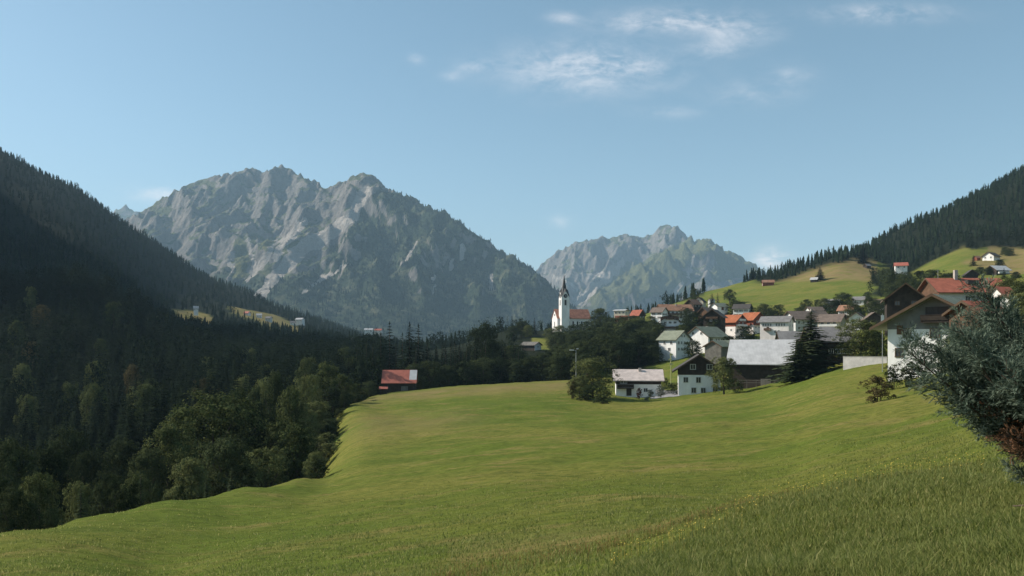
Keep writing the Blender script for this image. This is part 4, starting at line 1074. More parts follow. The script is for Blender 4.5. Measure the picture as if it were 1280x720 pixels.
# tower
tx, ty, TW = -8.6, -ND / 2 - 1.6, 6.3
TH, TG, TS = 24.6, 29.4, 42.5
tw = MB(); hw = TW / 2
tw.add([(tx + sx_ * hw, ty + sy * hw, -6) for sx_, sy in ((-1, -1), (1, -1), (1, 1), (-1, 1))] + [(tx + sx_ * hw, ty + sy * hw, TH) for sx_, sy in ((-1, -1), (1, -1), (1, 1), (-1, 1))]
       + [(tx, ty - hw, TG), (tx + hw, ty, TG), (tx, ty + hw, TG), (tx - hw, ty, TG)],
       [(0, 1, 5, 8, 4), (1, 2, 6, 9, 5), (2, 3, 7, 10, 6), (3, 0, 4, 11, 7)])
tower = tw.build('tower', WHITE, cr)
sp = MB(); q = hw + 0.25
cor = [(tx + sx_ * q, ty + sy * q, TH - 0.2) for sx_, sy in ((-1, -1), (1, -1), (1, 1), (-1, 1))]
gab = [(tx, ty - q, TG + .35), (tx + q, ty, TG + .35), (tx, ty + q, TG + .35), (tx - q, ty, TG + .35)]
n8 = [(tx + 1.75 * math.cos(PI / 4 * k - PI / 2), ty + 1.75 * math.sin(PI / 4 * k - PI / 2), TG + 2.2) for k in range(8)]
sp.add(cor + gab + n8 + [(tx, ty, TS)],
       [(0, 4, 8, 15), (1, 9, 8, 4), (1, 5, 10, 9), (2, 11, 10, 5), (2, 6, 12, 11), (3, 13, 12, 6), (3, 7, 14, 13), (0, 15, 14, 7)] + [(8 + k, 8 + (k + 1) % 8, 16) for k in range(8)])
spire = sp.build('spire', SPIRE, tower)
fi = MB(); fi.tube([(tx, ty, TS - .4), (tx, ty, TS + 2.4)], [.12, .06], 6); fi.box((tx, ty, TS + 1.7), (.9, .1, .1)); fi.build('spire_cross', STEEL, tower)
for (fx, fy, nx, ny) in ((tx, ty - hw, 0, -1), (tx - hw, ty, -1, 0), (tx + hw, ty, 1, 0)):
    ck = MB(); ux, uy = -ny, nx
    ck.tube([(fx + nx * -.02, fy + ny * -.02, 25.6), (fx + nx * .16, fy + ny * .16, 25.6)], [1.55, 1.55], 24); cf = ck.build('clock', SPIRE, tower)
    hd = MB()
    for an, ln in ((0.6, 1.0), (2.6, 1.35)):
        hd.add([(fx + nx * .2 + ux * (math.sin(an) * a + math.cos(an) * b_ * .1), fy + ny * .2 + uy * (math.sin(an) * a + math.cos(an) * b_ * .1), 25.6 + math.cos(an) * a - math.sin(an) * b_ * .1) for a, b_ in ((0, -1), (ln, -1), (ln, 1), (0, 1))], [(0, 1, 2, 3)])
    hd.build('clock_hands', FRAMEW, tower)
    lv = MB()
    lv.box((fx + nx * .02, fy + ny * .02, 20.6), (1.5 if nx == 0 else .16, 1.5 if ny == 0 else .16, 4.0)); lv.build('louvre_window', SPIRE, tower)

# --- buildings at the meadow's upper edge
house('barn', 'dark timber barn with a large silver sheet-metal roof', 953, 483, 204, 14.6, 12.0, 6.4, 5.3, -24, DWOOD, METAL, 0.9, 'barn', doors=(('F', 1.5, 1.1, 2.4, 2.2, GWOOD),), wins=(('R', (-2, 2), 3.0, 0.9, 0.9),), frame=FRAMEB)
house('farmhouse', 'house with dark timber gable above a white lower storey', 873, 492, 213, 12, 10.6, 6.8, 3.4, 79, WHITE, DARKR, 1.6, clad=(5.2, DWOOD, 'GE'), thick=0.3,
      wins=(('L', (-4.0, 0.2), 3.9, 1.1, 1.5), ('L', (-4.0, -1.0, 1.4), 1.2, 1.1, 1.4), ('L', (-2.6, 1.6), 7.3, 1.2, 1.3), ('L', (3.4,), 3.9, 1.1, 1.4)), frame=GREYW, foot=3)
house('metal_roofed_house', 'low white house with pale rusty metal roof and dark timber upper wall', 797, 493.5, 227, 12.4, 8.6, 4.6, 2.4, -6, WHITE, PALEM, 1.0, clad=(3.2, DWOOD, 'GE'), chim=(0.6, -0.8, 1.1),
      wins=(('F', (-4.6, -3.6), 3.9, 0.7, 0.9), ('F', (2.0,), 1.6, 1.0, 1.1)), balc=(('F', -3.6, 2.0, 4.6, DWOOD),), doors=(('F', -2.6, 1.0, 1.4, 2.0, DWOOD),))
rbn = house('barn', 'small dark barn with bright red roof patched with bare metal at one end', 500, 490, 266, 10.2, 7.6, 3.6, 3.5, 3, DWOOD, REDM, 0.7, 'barn', frame=FRAMEB, doors=(('F', 1.8, 1.1, 2.2, 2.0, GWOOD),))
pm = MB(); mm = 3.5 / 3.8; nrm = 0.27
pm.add([(3.3, -3.4, 3.6 + 0.4 * mm + nrm), (5.7, -3.4, 3.6 + 0.4 * mm + nrm), (5.7, -0.05, 3.6 + 3.75 * mm + nrm), (3.3, -0.05, 3.6 + 3.75 * mm + nrm),
        (3.3, -3.4, 3.6 + 0.4 * mm + nrm - .05), (5.7, -3.4, 3.6 + 0.4 * mm + nrm - .05), (5.7, -0.05, 3.6 + 3.75 * mm + nrm - .05), (3.3, -0.05, 3.6 + 3.75 * mm + nrm - .05)],
       [(0, 1, 2, 3), (7, 6, 5, 4), (0, 4, 5, 1), (1, 5, 6, 2), (2, 6, 7, 3), (3, 7, 4, 0)])
tag(pm.build('metal_roof_patch', METAL, rbn), 'bare silver metal patch on the red roof')
house('shed', 'tiny lean-to shed with red and white roof left of the red-roofed barn', 479.5, 491.5, 258, 2.2, 2.0, 1.5, 0.5, 5, DWOOD, REDM, 0.35, 'shed', thick=0.14)
house('barn', 'low dark barn with grey roof and white windows at its foot behind the broad spruce', 1036, 451, 190, 9.8, 8.0, 4.9, 2.9, -6, DWOOD, GREYR, 0.8, 'barn',
      wins=(('F', (-0.6, 0.9, 2.4), 2.3, 0.9, 1.1), ('F', (3.6,), 2.3, 0.8, 1.1)))
house('shed', 'grey-roofed outbuilding peeking over the silver roof of the barn', 987, 436, 268, 7.2, 6.0, 3.2, 2.5, -8, DWOOD, GREYR, 0.6, 'shed')
house('shed', 'small shed roof with pale edge between white houses and the wood-gabled house', 897, 444, 268, 6.5, 6.0, 3.0, 1.7, 48, GWOOD, GREENR, 0.6, 'shed')
house('shed', 'low outbuilding behind the wood-gabled house with grey green roof', 911, 440, 285, 7.0, 5.0, 2.6, 1.4, 20, DWOOD, GREENR, 0.6, 'shed')

# --- white houses in the middle of the village
house('white_house', 'white house with grey green roof nearest the dark grove', 843, 441, 336, 9.0, 9.2, 5.9, 3.2, -50, WHITE, GREENR, 1.0,
      wins=(('R', (-2.9, -1.0, 0.9, 2.8), 4.2, 0.8, 1.2), ('R', (-2.9, -1.0, 0.9, 2.8), 1.6, 0.8, 1.2), ('F', (-1.5, 2.0), 4.2, 0.9, 1.2), ('F', (1.0,), 1.5, 1.0, 1.3), ('R', (-0.8, 0.8), 7.0, 0.7, 0.9)))
house('white_house', 'large white house with sunlit gable and grey green roof', 883, 438, 350, 12.5, 11.8, 6.3, 3.9, 38, WHITE, GREENR, 1.2,
      wins=(('F', (-0.8, 0.9, 2.6, 4.3), 4.5, 0.8, 1.3), ('F', (-0.8, 0.9, 2.6, 4.3), 1.6, 0.8, 1.3), ('F', (-4.4,), 3.6, 2.0, 3.6), ('L', (-2.2, 2.2), 7.4, 0.9, 1.1), ('L', (3.4,), 4.4, 0.9, 1.2)), chim=(2, 1.2, 1.2))
house('gabled_house', 'white gabled house with brown roof below the hotel', 837, 411.5, 432, 9.0, 9.2, 4.6, 2.9, 82, WHITE, BROWNR, 1.2, clad=(6.6, BWOOD, 'G'),
      wins=(('L', (-2.6, 0.0, 2.6), 3.5, 1.4, 1.1),), balc=(('L', 0, 0.2, 8.6, BWOOD), ('L', 0, 5.2, 4.5, BWOOD)))
house('hotel', 'long white hotel with rust-orange roof at the top of the village', 843, 400, 524, 20.5, 11, 6.4, 3.6, 6, WHITE, OCHR, 1.2, 'hotel', chim=(0.5, -1.5, 1.5),
      wins=(('F', lin(-8.4, 8.4, 7), 4.7, 1.4, 1.3), ('F', lin(-8.4, 8.4, 7), 1.8, 1.4, 1.3)), balc=(('F', -3, 3.0, 12, BWOOD),))
house('red_chalet', 'red-roofed chalet with white base and timber balconies, left one of the pair', 917, 420, 432, 9.4, 9.6, 7.8, 3.4, -52, PINKW, ORAN, 1.2, clad=(5.0, RWOOD, 'GE'), group=None, chim=(-1, 1, 1.2),
      wins=(('R', (-2.6, 0, 2.6), 3.2, 0.8, 0.9), ('F', (-2, 2), 3.2, 0.8, 1.0), ('R', (-1.6, 1.6), 6.6, 1.0, 1.2), ('R', (0,), 9.2, 0.9, 1.0)), balc=(('R', 0, 5.0, 8.2, FRAMEW), ('R', 0, 7.9, 5.6, FRAMEW)))
house('red_chalet', 'red-roofed chalet right of its twin, behind small trees', 940, 419, 446, 9.4, 9.6, 7.6, 3.6, -56, PINKW, ORAN, 1.2, clad=(4.4, RWOOD, 'GE'), chim=(1, 1, 1.2),
      wins=(('R', (-2.6, 0, 2.6), 3.0, 0.8, 0.9), ('R', (-1.6, 1.6), 6.0, 1.0, 1.2), ('F', (-2, 2), 3.2, 0.8, 1.0)), balc=(('R', 0, 4.2, 8.0, RWOOD), ('F', 0, 4.2, 7.0, RWOOD)))
house('guesthouse', 'bright white guesthouse with rows of windows and flat-pitched grey roof', 971, 424, 406, 14.2, 9.2, 8.9, 2.6, -34, PINKW, GREYR, 1.0,
      wins=(('F', lin(-5.4, -1.8, 4), 7.2, 0.75, 1.4), ('F', lin(1.2, 5.0, 4), 7.2, 0.75, 1.4), ('F', (0.6, 2.2), 3.8, 0.9, 1.4), ('R', (-2.5, 2.5), 6.8, 0.9, 1.3)), balc=(('F', -3.2, 4.4, 3.4, BWOOD),), doors=(('F', -3.2, 5.4, 1.2, 1.9, FRAMEB),))
house('inn', 'wide grey inn with broad dun-brown roof beside the white guesthouse', 1008, 414.5, 444, 21.0, 12.5, 7.2, 4.0, 12, GREYW, BROWNR, 1.4, 'inn',
      wins=(('F', lin(-8.5, -3.0, 3), 4.9, 1.1, 1.5), ('F', lin(0.0, 8.6, 5), 5.0, 1.1, 1.5), ('F', lin(-8.5, 8.6, 7), 1.9, 1.1, 1.4)), shutter=None, chim=(3, 0, 1.4))
house('cream_house', 'cream balconied house with dark brown roof behind the broad spruce', 1040, 415, 404, 10.6, 10.6, 5.6, 3.2, -40, CREAM, BROWNR, 1.4,
      wins=(('F', (-3, 0, 3), 4.4, 1.2, 1.4), ('F', (-3, 0, 3), 1.5, 1.2, 1.4), ('R', (-2, 2), 4.2, 1.0, 1.3)), balc=(('F', 0, 2.6, 9.0, FRAMEW), ('F', 0, -0.2, 9.0, FRAMEW)))
house('chalet', 'small white-gabled chalet with dark roof above the olive hedge tree', 1072, 407, 384, 7.6, 6.6, 3.6, 2.6, 58, WHITE, BROWNR, 1.0, wins=(('L', (-1.4, 1.4), 2.4, 0.9, 1.1),))
house('chalet', 'dark timber chalet with low gable just right of the small white-gabled one', 1091, 409, 366, 8.4, 8.0, 3.6, 3.0, 76, DWOOD, BROWNR, 1.0, wins=(('L', (-1.8, 1.8), 2.3, 0.9, 1.0),), frame=FRAMEB)
house('cottage', 'grey-walled cottage with pale roof under the green pasture', 1074, 385, 520, 7.0, 6.5, 3.8, 2.0, -35, GREYW, GREYR, 0.8, wins=(('F', (-1.6, 1.6), 2.2, 1.0, 1.1),))
house('cottage', 'brown-roofed cottage peeking over the roof of the wide inn', 1018, 395, 500, 9.0, 7.0, 3.4, 2.2, 8, GREYW, BROWNR, 0.8, wins=(('F', (-2, 2), 2.0, 1.0, 1.1),))
house('timber_house', 'dark timber house with long sloping roof left of the chalets', 893, 407, 404, 8.8, 9.0, 4.6, 3.4, 62, DWOOD, BROWNR, 1.2, wins=(('L', (-2, 0.6), 2.6, 1.0, 1.2),), balc=(('L', 0, 3.2, 6.0, BWOOD),), frame=FRAMEW)
house('timber_house', 'brown house with pale gable edge half hidden above the sunlit white gable', 884, 400, 446, 7.5, 7.0, 4.2, 2.6, 40, BWOOD, BROWNR, 0.9, wins=(('F', (-1.5, 1.5), 2.6, 0.9, 1.1),))
house('barn', 'green-roofed low barn at the foot of the hill pasture', 899, 388, 520, 9.0, 6.0, 2.6, 2.0, 30, WHITE, GREENR, 0.8, 'barn', doors=(('F', 0, 1.0, 2, 2, BWOOD),))
house('house', 'house with faded pink roof on the skyline right of the hotel', 866, 387, 566, 8.0, 7.5, 4.0, 3.0, 42, DWOOD, OCHR, 1.0, wins=(('F', (-2, 2), 2.4, 1.0, 1.1),))
house('house', 'cream gabled house on the skyline under the lone bushy tree', 875, 386, 572, 7.0, 6.8, 5.0, 3.0, 60, CREAM, DARKR, 0.7, wins=(('L', (-1.5, 1.5), 3.2, 0.9, 1.1), ('L', (0,), 5.6, 0.9, 1.0)), balc=(('L', 0, 1.6, 5.4, BWOOD),))
house('tower_house', 'narrow pale windowless house block beside the dark spruce pair', 889.5, 386, 600, 4.0, 4.2, 6.4, 0.8, 8, GREYW, GREYR, 0.2)
house('house', 'cream house with flat white roof right of the church', 777, 398.5, 604, 9.0, 8.0, 6.0, 0.5, -30, CREAM, FRAMEW, 0.8, wins=(('F', (-3, 0, 3), 4.4, 1.2, 1.3), ('R', (-1.8, 1.8), 4.4, 1.1, 1.3)), thick=0.4)
house('house', 'small house showing mostly its bright red roof right of the church', 777, 407, 566, 8.0, 7.0, 2.6, 4.2, -8, CREAM, REDR, 0.6, wins=(('F', (-2, 2), 1.6, 1.0, 1.0),))
house('house', 'red-roofed house with dark gable next to the hotel trees', 797, 401, 585, 8.0, 7.0, 4.2, 3.6, -48, DWOOD, REDR, 0.8, wins=(('R', (-1.5, 1.5), 2.6, 0.9, 1.0),))
house('cottage', 'white cottage glimpsed between dark trees below the church', 757, 416.5, 470, 4.8, 4.4, 2.6, 1.4, -30, WHITE, DARKR, 0.5, wins=(('F', (-1, 1), 1.6, 0.7, 0.8),))
house('cottage', 'white cottage glimpsed between dark trees under the red-roofed house', 799, 417, 440, 5.0, 4.6, 2.6, 1.4, -20, WHITE, GREYR, 0.5, wins=(('F', (-1, 1), 1.6, 0.7, 0.8),))
house('hut', 'dark hut with pale flat-pitched roof and white gable left below the church', 664, 438.5, 482, 10.0, 6.5, 3.4, 1.6, -38, DWOOD, GWOOD, 0.9, 'hut', clad=(-1, WHITE, 'G'), wins=(('R', (0,), 2.2, 0.9, 1.0),))

# --- the houses close on the right
gh = house('gable_house', 'big house with wide grey gable, dark loggia and long green-grey roof edge', 1181, 452, 124, 11.0, 13.4, 6.1, 3.8, 48, WHITE, GREENR, 2.1, clad=(5.0, GREYD, 'G'), thick=0.28,
      balc=(('L', -0.9, 5.9, 5.2, DWOOD),), wins=(('L', (3.9,), 4.4, 1.0, 1.4), ('L', (5.0,), 1.4, 1.0, 1.3), ('L', (0.0, -4.0), 4.4, 1.2, 1.4)), frame=FRAMEB, foot=5)
lg = MB(); lg.box((-5.56, -0.9, 7.3), (0.16, 4.4, 2.0)); lg.build('loggia', DARKR, gh)  # dark slab on the wall, stands in for the shade of a recess
wd = MB(); wd.box((-5.58, 4.9, 4.9), (0.14, 0.9, 1.4)); tag(wd.build('shutter', BWOOD, gh), 'ochre brown shutter near the sunlit corner')
house('red_roofed_house', 'large house with long brick-red roof, chimney and roof hatch', 1203, 408, 206, 17.2, 10.0, 8.9, 3.3, 0, GREYW, REDR, 1.1, clad=(7.2, BWOOD, 'G'),
      wins=(('F', (-1.5, 0.4), 6.9, 1.2, 1.3), ('F', (4.4,), 6.9, 1.4, 1.3), ('F', (-6.4,), 6.2, 1.3, 1.4), ('L', (-2, 2), 5.6, 1.0, 1.3)), balc=(('L', 0, 6.6, 8.0, RWOOD),), chim=(-2.0, -0.4, 2.5))
rh = [o for o in bpy.data.objects if o.name.startswith('red_roofed_house')][-1]
hb = MB(); hb.box((1.0, -2.6, 11.2), (2.9, 1.6, 0.9)); hb.build('roof_hatch', DARKR, rh)
an = MB(); an.tube([(-6.3, 0, 12), (-6.3, 0, 14.6)], [0.05, 0.04], 6); an.box((-6.3, 0, 14.4), (1.0, 0.05, 0.05)); an.build('antenna', STEEL, rh)
house('annex', 'low annex with sloping wine-red roof right of the big grey gable', 1221, 404, 116, 5.0, 5.0, 1.5, 1.5, 22, BWOOD, REDR, 0.7, 'annex', foot=3)
house('timber_house', 'dark timber house with steep white-edged gable left of the red-roofed house', 1130, 397, 178, 8.5, 7.4, 4.2, 3.0, 68, DWOOD, BROWNR, 0.9, wins=(('L', (-1.6, 1.6), 3.0, 0.9, 1.0),), frame=FRAMEB)
house('cottage', 'small red-roofed cottage at the right edge beyond the juniper', 1253, 377, 186, 3.2, 3.2, 1.8, 1.4, 12, PINKW, REDR, 0.4)
house('cottage', 'wide low cottage with flat brown-red roof at the far right edge', 1276, 385, 168, 7.0, 4.4, 1.8, 0.9, 4, GREYW, OCHR, 0.7, wins=(('F', (-2, 1), 1.0, 0.8, 0.8),))

# --- farms up on the pastures
house('hay_barn', 'red-brown hay barn on the ridge of the green pasture', 960, 360, 752, 10.0, 7.0, 3.2, 2.2, -12, RWOOD, OCHR, 0.8, 'barn', doors=(('L', 0, 1.2, 2, 2, FRAMEW),))
house('hay_hut', 'little dark hay hut with pale roof next to a conifer on the green pasture', 1018, 364, 706, 5.5, 5.0, 2.4, 1.8, -35, DWOOD, METAL, 0.6, 'hut')
house('hay_hut', 'dark hut beside the tree on the ochre brow', 1084, 341.5, 780, 5.0, 4.6, 2.4, 1.8, 20, DWOOD, GREYR, 0.6, 'hut')
house('farmhouse', 'white farmhouse with red roof in the trees under the right hand forest', 1126, 338, 610, 8.2, 7.0, 3.6, 2.2, -20, WHITE, REDM, 1.0, wins=(('F', (-2, 2), 2.2, 1.0, 1.1),))
house('farmhouse', 'white farmhouse with dark roof highest on the right slope', 1239, 326.5, 600, 9.5, 8.0, 3.4, 2.8, 34, WHITE, DARKR, 0.9, wins=(('L', (-2, 2), 2.2, 1.0, 1.1), ('F', (-3, 0, 3), 2.2, 1.0, 1.1)))
house('hay_hut', 'small rust-red hut left of the highest white farmhouse', 1221, 327.5, 606, 3.6, 3.4, 2.2, 1.4, 20, RWOOD, OCHR, 0.5, 'hut')
house('farmhouse', 'dark farmhouse with wide pale grey roof above the brick-red roof', 1247, 345, 470, 8.6, 7.6, 3.0, 2.4, 12, DWOOD, METAL, 1.2, wins=(('F', (-2.4, 0, 2.4), 1.6, 1.0, 1.0),), balc=(('F', 0, 0.6, 7.0, FRAMEW),))
house('hay_hut', 'dark gable tip showing behind the brick-red roof', 1213, 348.5, 440, 6.0, 6.0, 2.2, 2.4, 75, DWOOD, DARKR, 0.8, 'hut')

# --- hamlet far down the valley on the left
for k, (px, py, Y, w, rf, wl, rot, lb) in enumerate(((309, 398.5, 1330, 9, REDM, PINKW, -20, 'tiny far house with pinkish red roof at the left end of the hay slope'),
        (324, 398, 1340, 8, METAL, WHITE, 10, 'tiny far white house in the middle of the hay slope'), (336, 401, 1300, 9, GREYR, GREYW, -10, 'tiny far grey house lowest on the hay slope'),
        (375, 402.5, 1420, 13, METAL, WHITE, -15, 'far house with bright white roof right of the hay slope'), (366, 407.5, 1380, 9, GREYR, WHITE, 15, 'far grey-roofed house just below the bright white roof'),
        (245, 389, 1120, 6, METAL, WHITE, 20, 'far white hut on the pale strip in the left forest'), (461, 415.5, 1400, 14, METAL, WHITE, 5, 'far white building left of the pink one in the valley gap'),
        (473, 416, 1440, 12, REDM, PINKW, -5, 'far pink-roofed building in the valley gap above the spruces'), (440, 433, 1010, 11, METAL, GREYW, 8, 'far pale flat shed in the forest left of the tall spruces'))):
    house('valley_house', lb, px, py, Y, w, w * 0.75, 4.5, 2.6, rot, wl, rf, 0.8, wins=(('F', (-w / 4, w / 4), 2.6, 1.1, 1.2),), foot=6)

house('white_house', 'small white house with brown roof tucked left of the long hotel', 824, 399, 500, 8.0, 7.0, 4.6, 2.6, -40, WHITE, BROWNR, 0.9, wins=(('F', (-2, 2), 3.2, 0.9, 1.1), ('F', (-2, 2), 1.0, 0.9, 1.1), ('R', (-1.5, 1.5), 3.0, 0.9, 1.0)), shutter=BWOOD)
house('white_house', 'white house with dark roof behind the two red-roofed chalets', 928, 396, 500, 9.5, 8.0, 5.2, 2.6, -30, WHITE, DARKR, 0.9, wins=(('F', (-3, 0, 3), 3.6, 1.0, 1.1), ('F', (-3, 0, 3), 1.2, 1.0, 1.1), ('R', (-1.8, 1.8), 3.4, 0.9, 1.0)), shutter=BWOOD)
house('white_house', 'white house with grey roof above the wide inn at the pasture foot', 1040, 389, 520, 9.0, 8.0, 5.0, 2.6, -38, WHITE, GREYR, 0.9, wins=(('F', (-3, 0, 3), 3.4, 1.0, 1.1), ('R', (-1.8, 1.8), 3.2, 0.9, 1.0)), balc=(('F', 0, 2.2, 7.0, BWOOD),), shutter=BWOOD)
house('white_house', 'white house with rust roof between the balconied cream house and the hedge', 1060, 399, 440, 8.0, 7.4, 5.0, 2.6, -42, WHITE, OCHR, 0.9, wins=(('F', (-2, 2), 3.4, 1.0, 1.2), ('F', (-2, 2), 1.2, 1.0, 1.2), ('R', (-1.6, 1.6), 3.2, 0.9, 1.0)), shutter=BWOOD)
house('white_house', 'white house with brown roof at the right foot of the green pasture', 1096, 391, 450, 8.0, 7.4, 4.8, 2.6, -35, WHITE, BROWNR, 0.9, wins=(('F', (-2, 2), 3.2, 1.0, 1.1), ('R', (-1.6, 1.6), 3.2, 0.9, 1.0)), shutter=BWOOD)

# --- walls, poles, yard
x, y, z = at(1081, 458, 163); z = gz(x, y)
wl = empty('retaining_wall', (x, y, z), math.radians(-30)); tag(wl, 'pale rose-white retaining wall at the top of the meadow', 'wall')
b = MB(); b.box((0, 0, 0.0), (8.2, 0.4, 3.6)); b.build('wall', STONE, wl)
b = MB(); b.box((0, 0, 1.84), (8.3, 0.5, 0.08)); b.build('coping', CHIMN, wl)
x, y = (720 - CX) / F * 280, 280
lp = empty('lamp_post', (x, y, gz(x, y) - 0.2), 0); tag(lp, 'tall thin lamp post with white lamp head at the meadow crest', 'lamp post')
hgt = (HY - 438) / F * 280 - gz(x, y) + 0.2
b = MB(); b.tube([(0, 0, 0), (0, 0, hgt * 0.6), (0, 0, hgt)], [0.13, 0.11, 0.08], 8); b.build('pole', STEEL, lp)
b = MB(); b.tube([(0.1, 0, hgt - 0.15), (-0.9, 0, hgt + 0.12)], [0.06, 0.05], 6); b.build('arm', STEEL, lp)
b = MB(); b.box((-1.5, 0, hgt + 0.12), (1.5, 0.5, 0.28)); b.box((0.55, 0, hgt + 0.55), (0.7, 0.4, 0.25)); b.build('lamp_head', FRAMEW, lp)
x, y = (838.5 - CX) / F * 250, 250
gp = empty('signpost', (x, y, gz(x, y) - 0.2), 0); tag(gp, 'pale yellow post with small boards between the metal-roofed and the wood-gabled house', 'signpost')
PYEL = surf_mat('faded_yellow_paint', (0.52, 0.48, 0.24), 0.2, 2.0, bump=0)
hgt = (HY - 440) / F * 250 - gz(x, y)
b = MB(); b.box((0, 0, hgt / 2), (0.22, 0.22, hgt)); b.build('post', PYEL, gp)
for k in range(3):
    b = MB(); b.box((0.1 - 0.4 * (k % 2), -0.16, hgt - 0.6 - 1.5 * k), (1.0, 0.06, 0.5)); b.build('board', PYEL, gp)
x, y = (1103 - CX) / F * 146, 146
fp = empty('banner_pole', (x, y, gz(x, y) - 0.2), 0); tag(fp, 'white banner on a pole at the left corner of the big grey gable', 'banner')
hgt = (HY - 392) / F * 146 - gz(x, y) + 0.2
b = MB(); b.tube([(0, 0, 0), (0, 0, hgt)], [0.06, 0.04], 6); b.build('pole', STEEL, fp)
b = MB(); b.box((0.0, -0.07, hgt - 1.5), (0.55, 0.04, 2.4)); b.build('cloth', FRAMEW, fp)

def drape(name, px0, px1, Y0, Y1, mat, lift, n=14):
    U, Yg = np.meshgrid(np.linspace(px0, px1, n), np.linspace(Y0, Y1, n)); X = (U - CX) / F * Yg
    Z = ground(X, Yg) + lift
    me = np_mesh(name, np.stack([X, Yg, Z], -1).reshape(-1, 3), grid_faces(n, n), np.full((n - 1) ** 2, 4), mat, True)
    o = link(name, me); tag(o, kind='structure'); return o
drape('yard', 813, 850, 206, 222, ASPH, 0.05)
x, y = (842 - CX) / F * 222, 222
lw = empty('garden_wall', (x - 1.6, y, gz(x, y) - 0.3), 0.05); tag(lw, 'low pale garden wall along the back of the grey yard', 'wall')
b = MB(); b.box((0, 0, 0.55), (7.0, 0.3, 1.0)); b.build('wall', STONE, lw)
b = MB(); b.box((0, 0, 1.07), (7.1, 0.4, 0.06)); b.build('coping', CHIMN, lw)
# paddock fence in front of the silver-roofed barn
x, y, z = at(951, 485, 194.5)
fn = empty('paddock_fence', (x, y, gz(x, y)), math.radians(-24)); tag(fn, 'thin rail fence along the front of the silver-roofed barn', 'fence')
b = MB()
for zz in (0.7, 1.25): b.box((0, 0, zz + 0.3), (11.2, 0.06, 0.1))
b.build('rail', GWOOD, fn)
for k in range(6):
    b = MB(); b.box((-5.5 + 2.2 * k, 0.08, 0.6), (0.13, 0.1, 2.2)); b.build('post', GWOOD, fn)
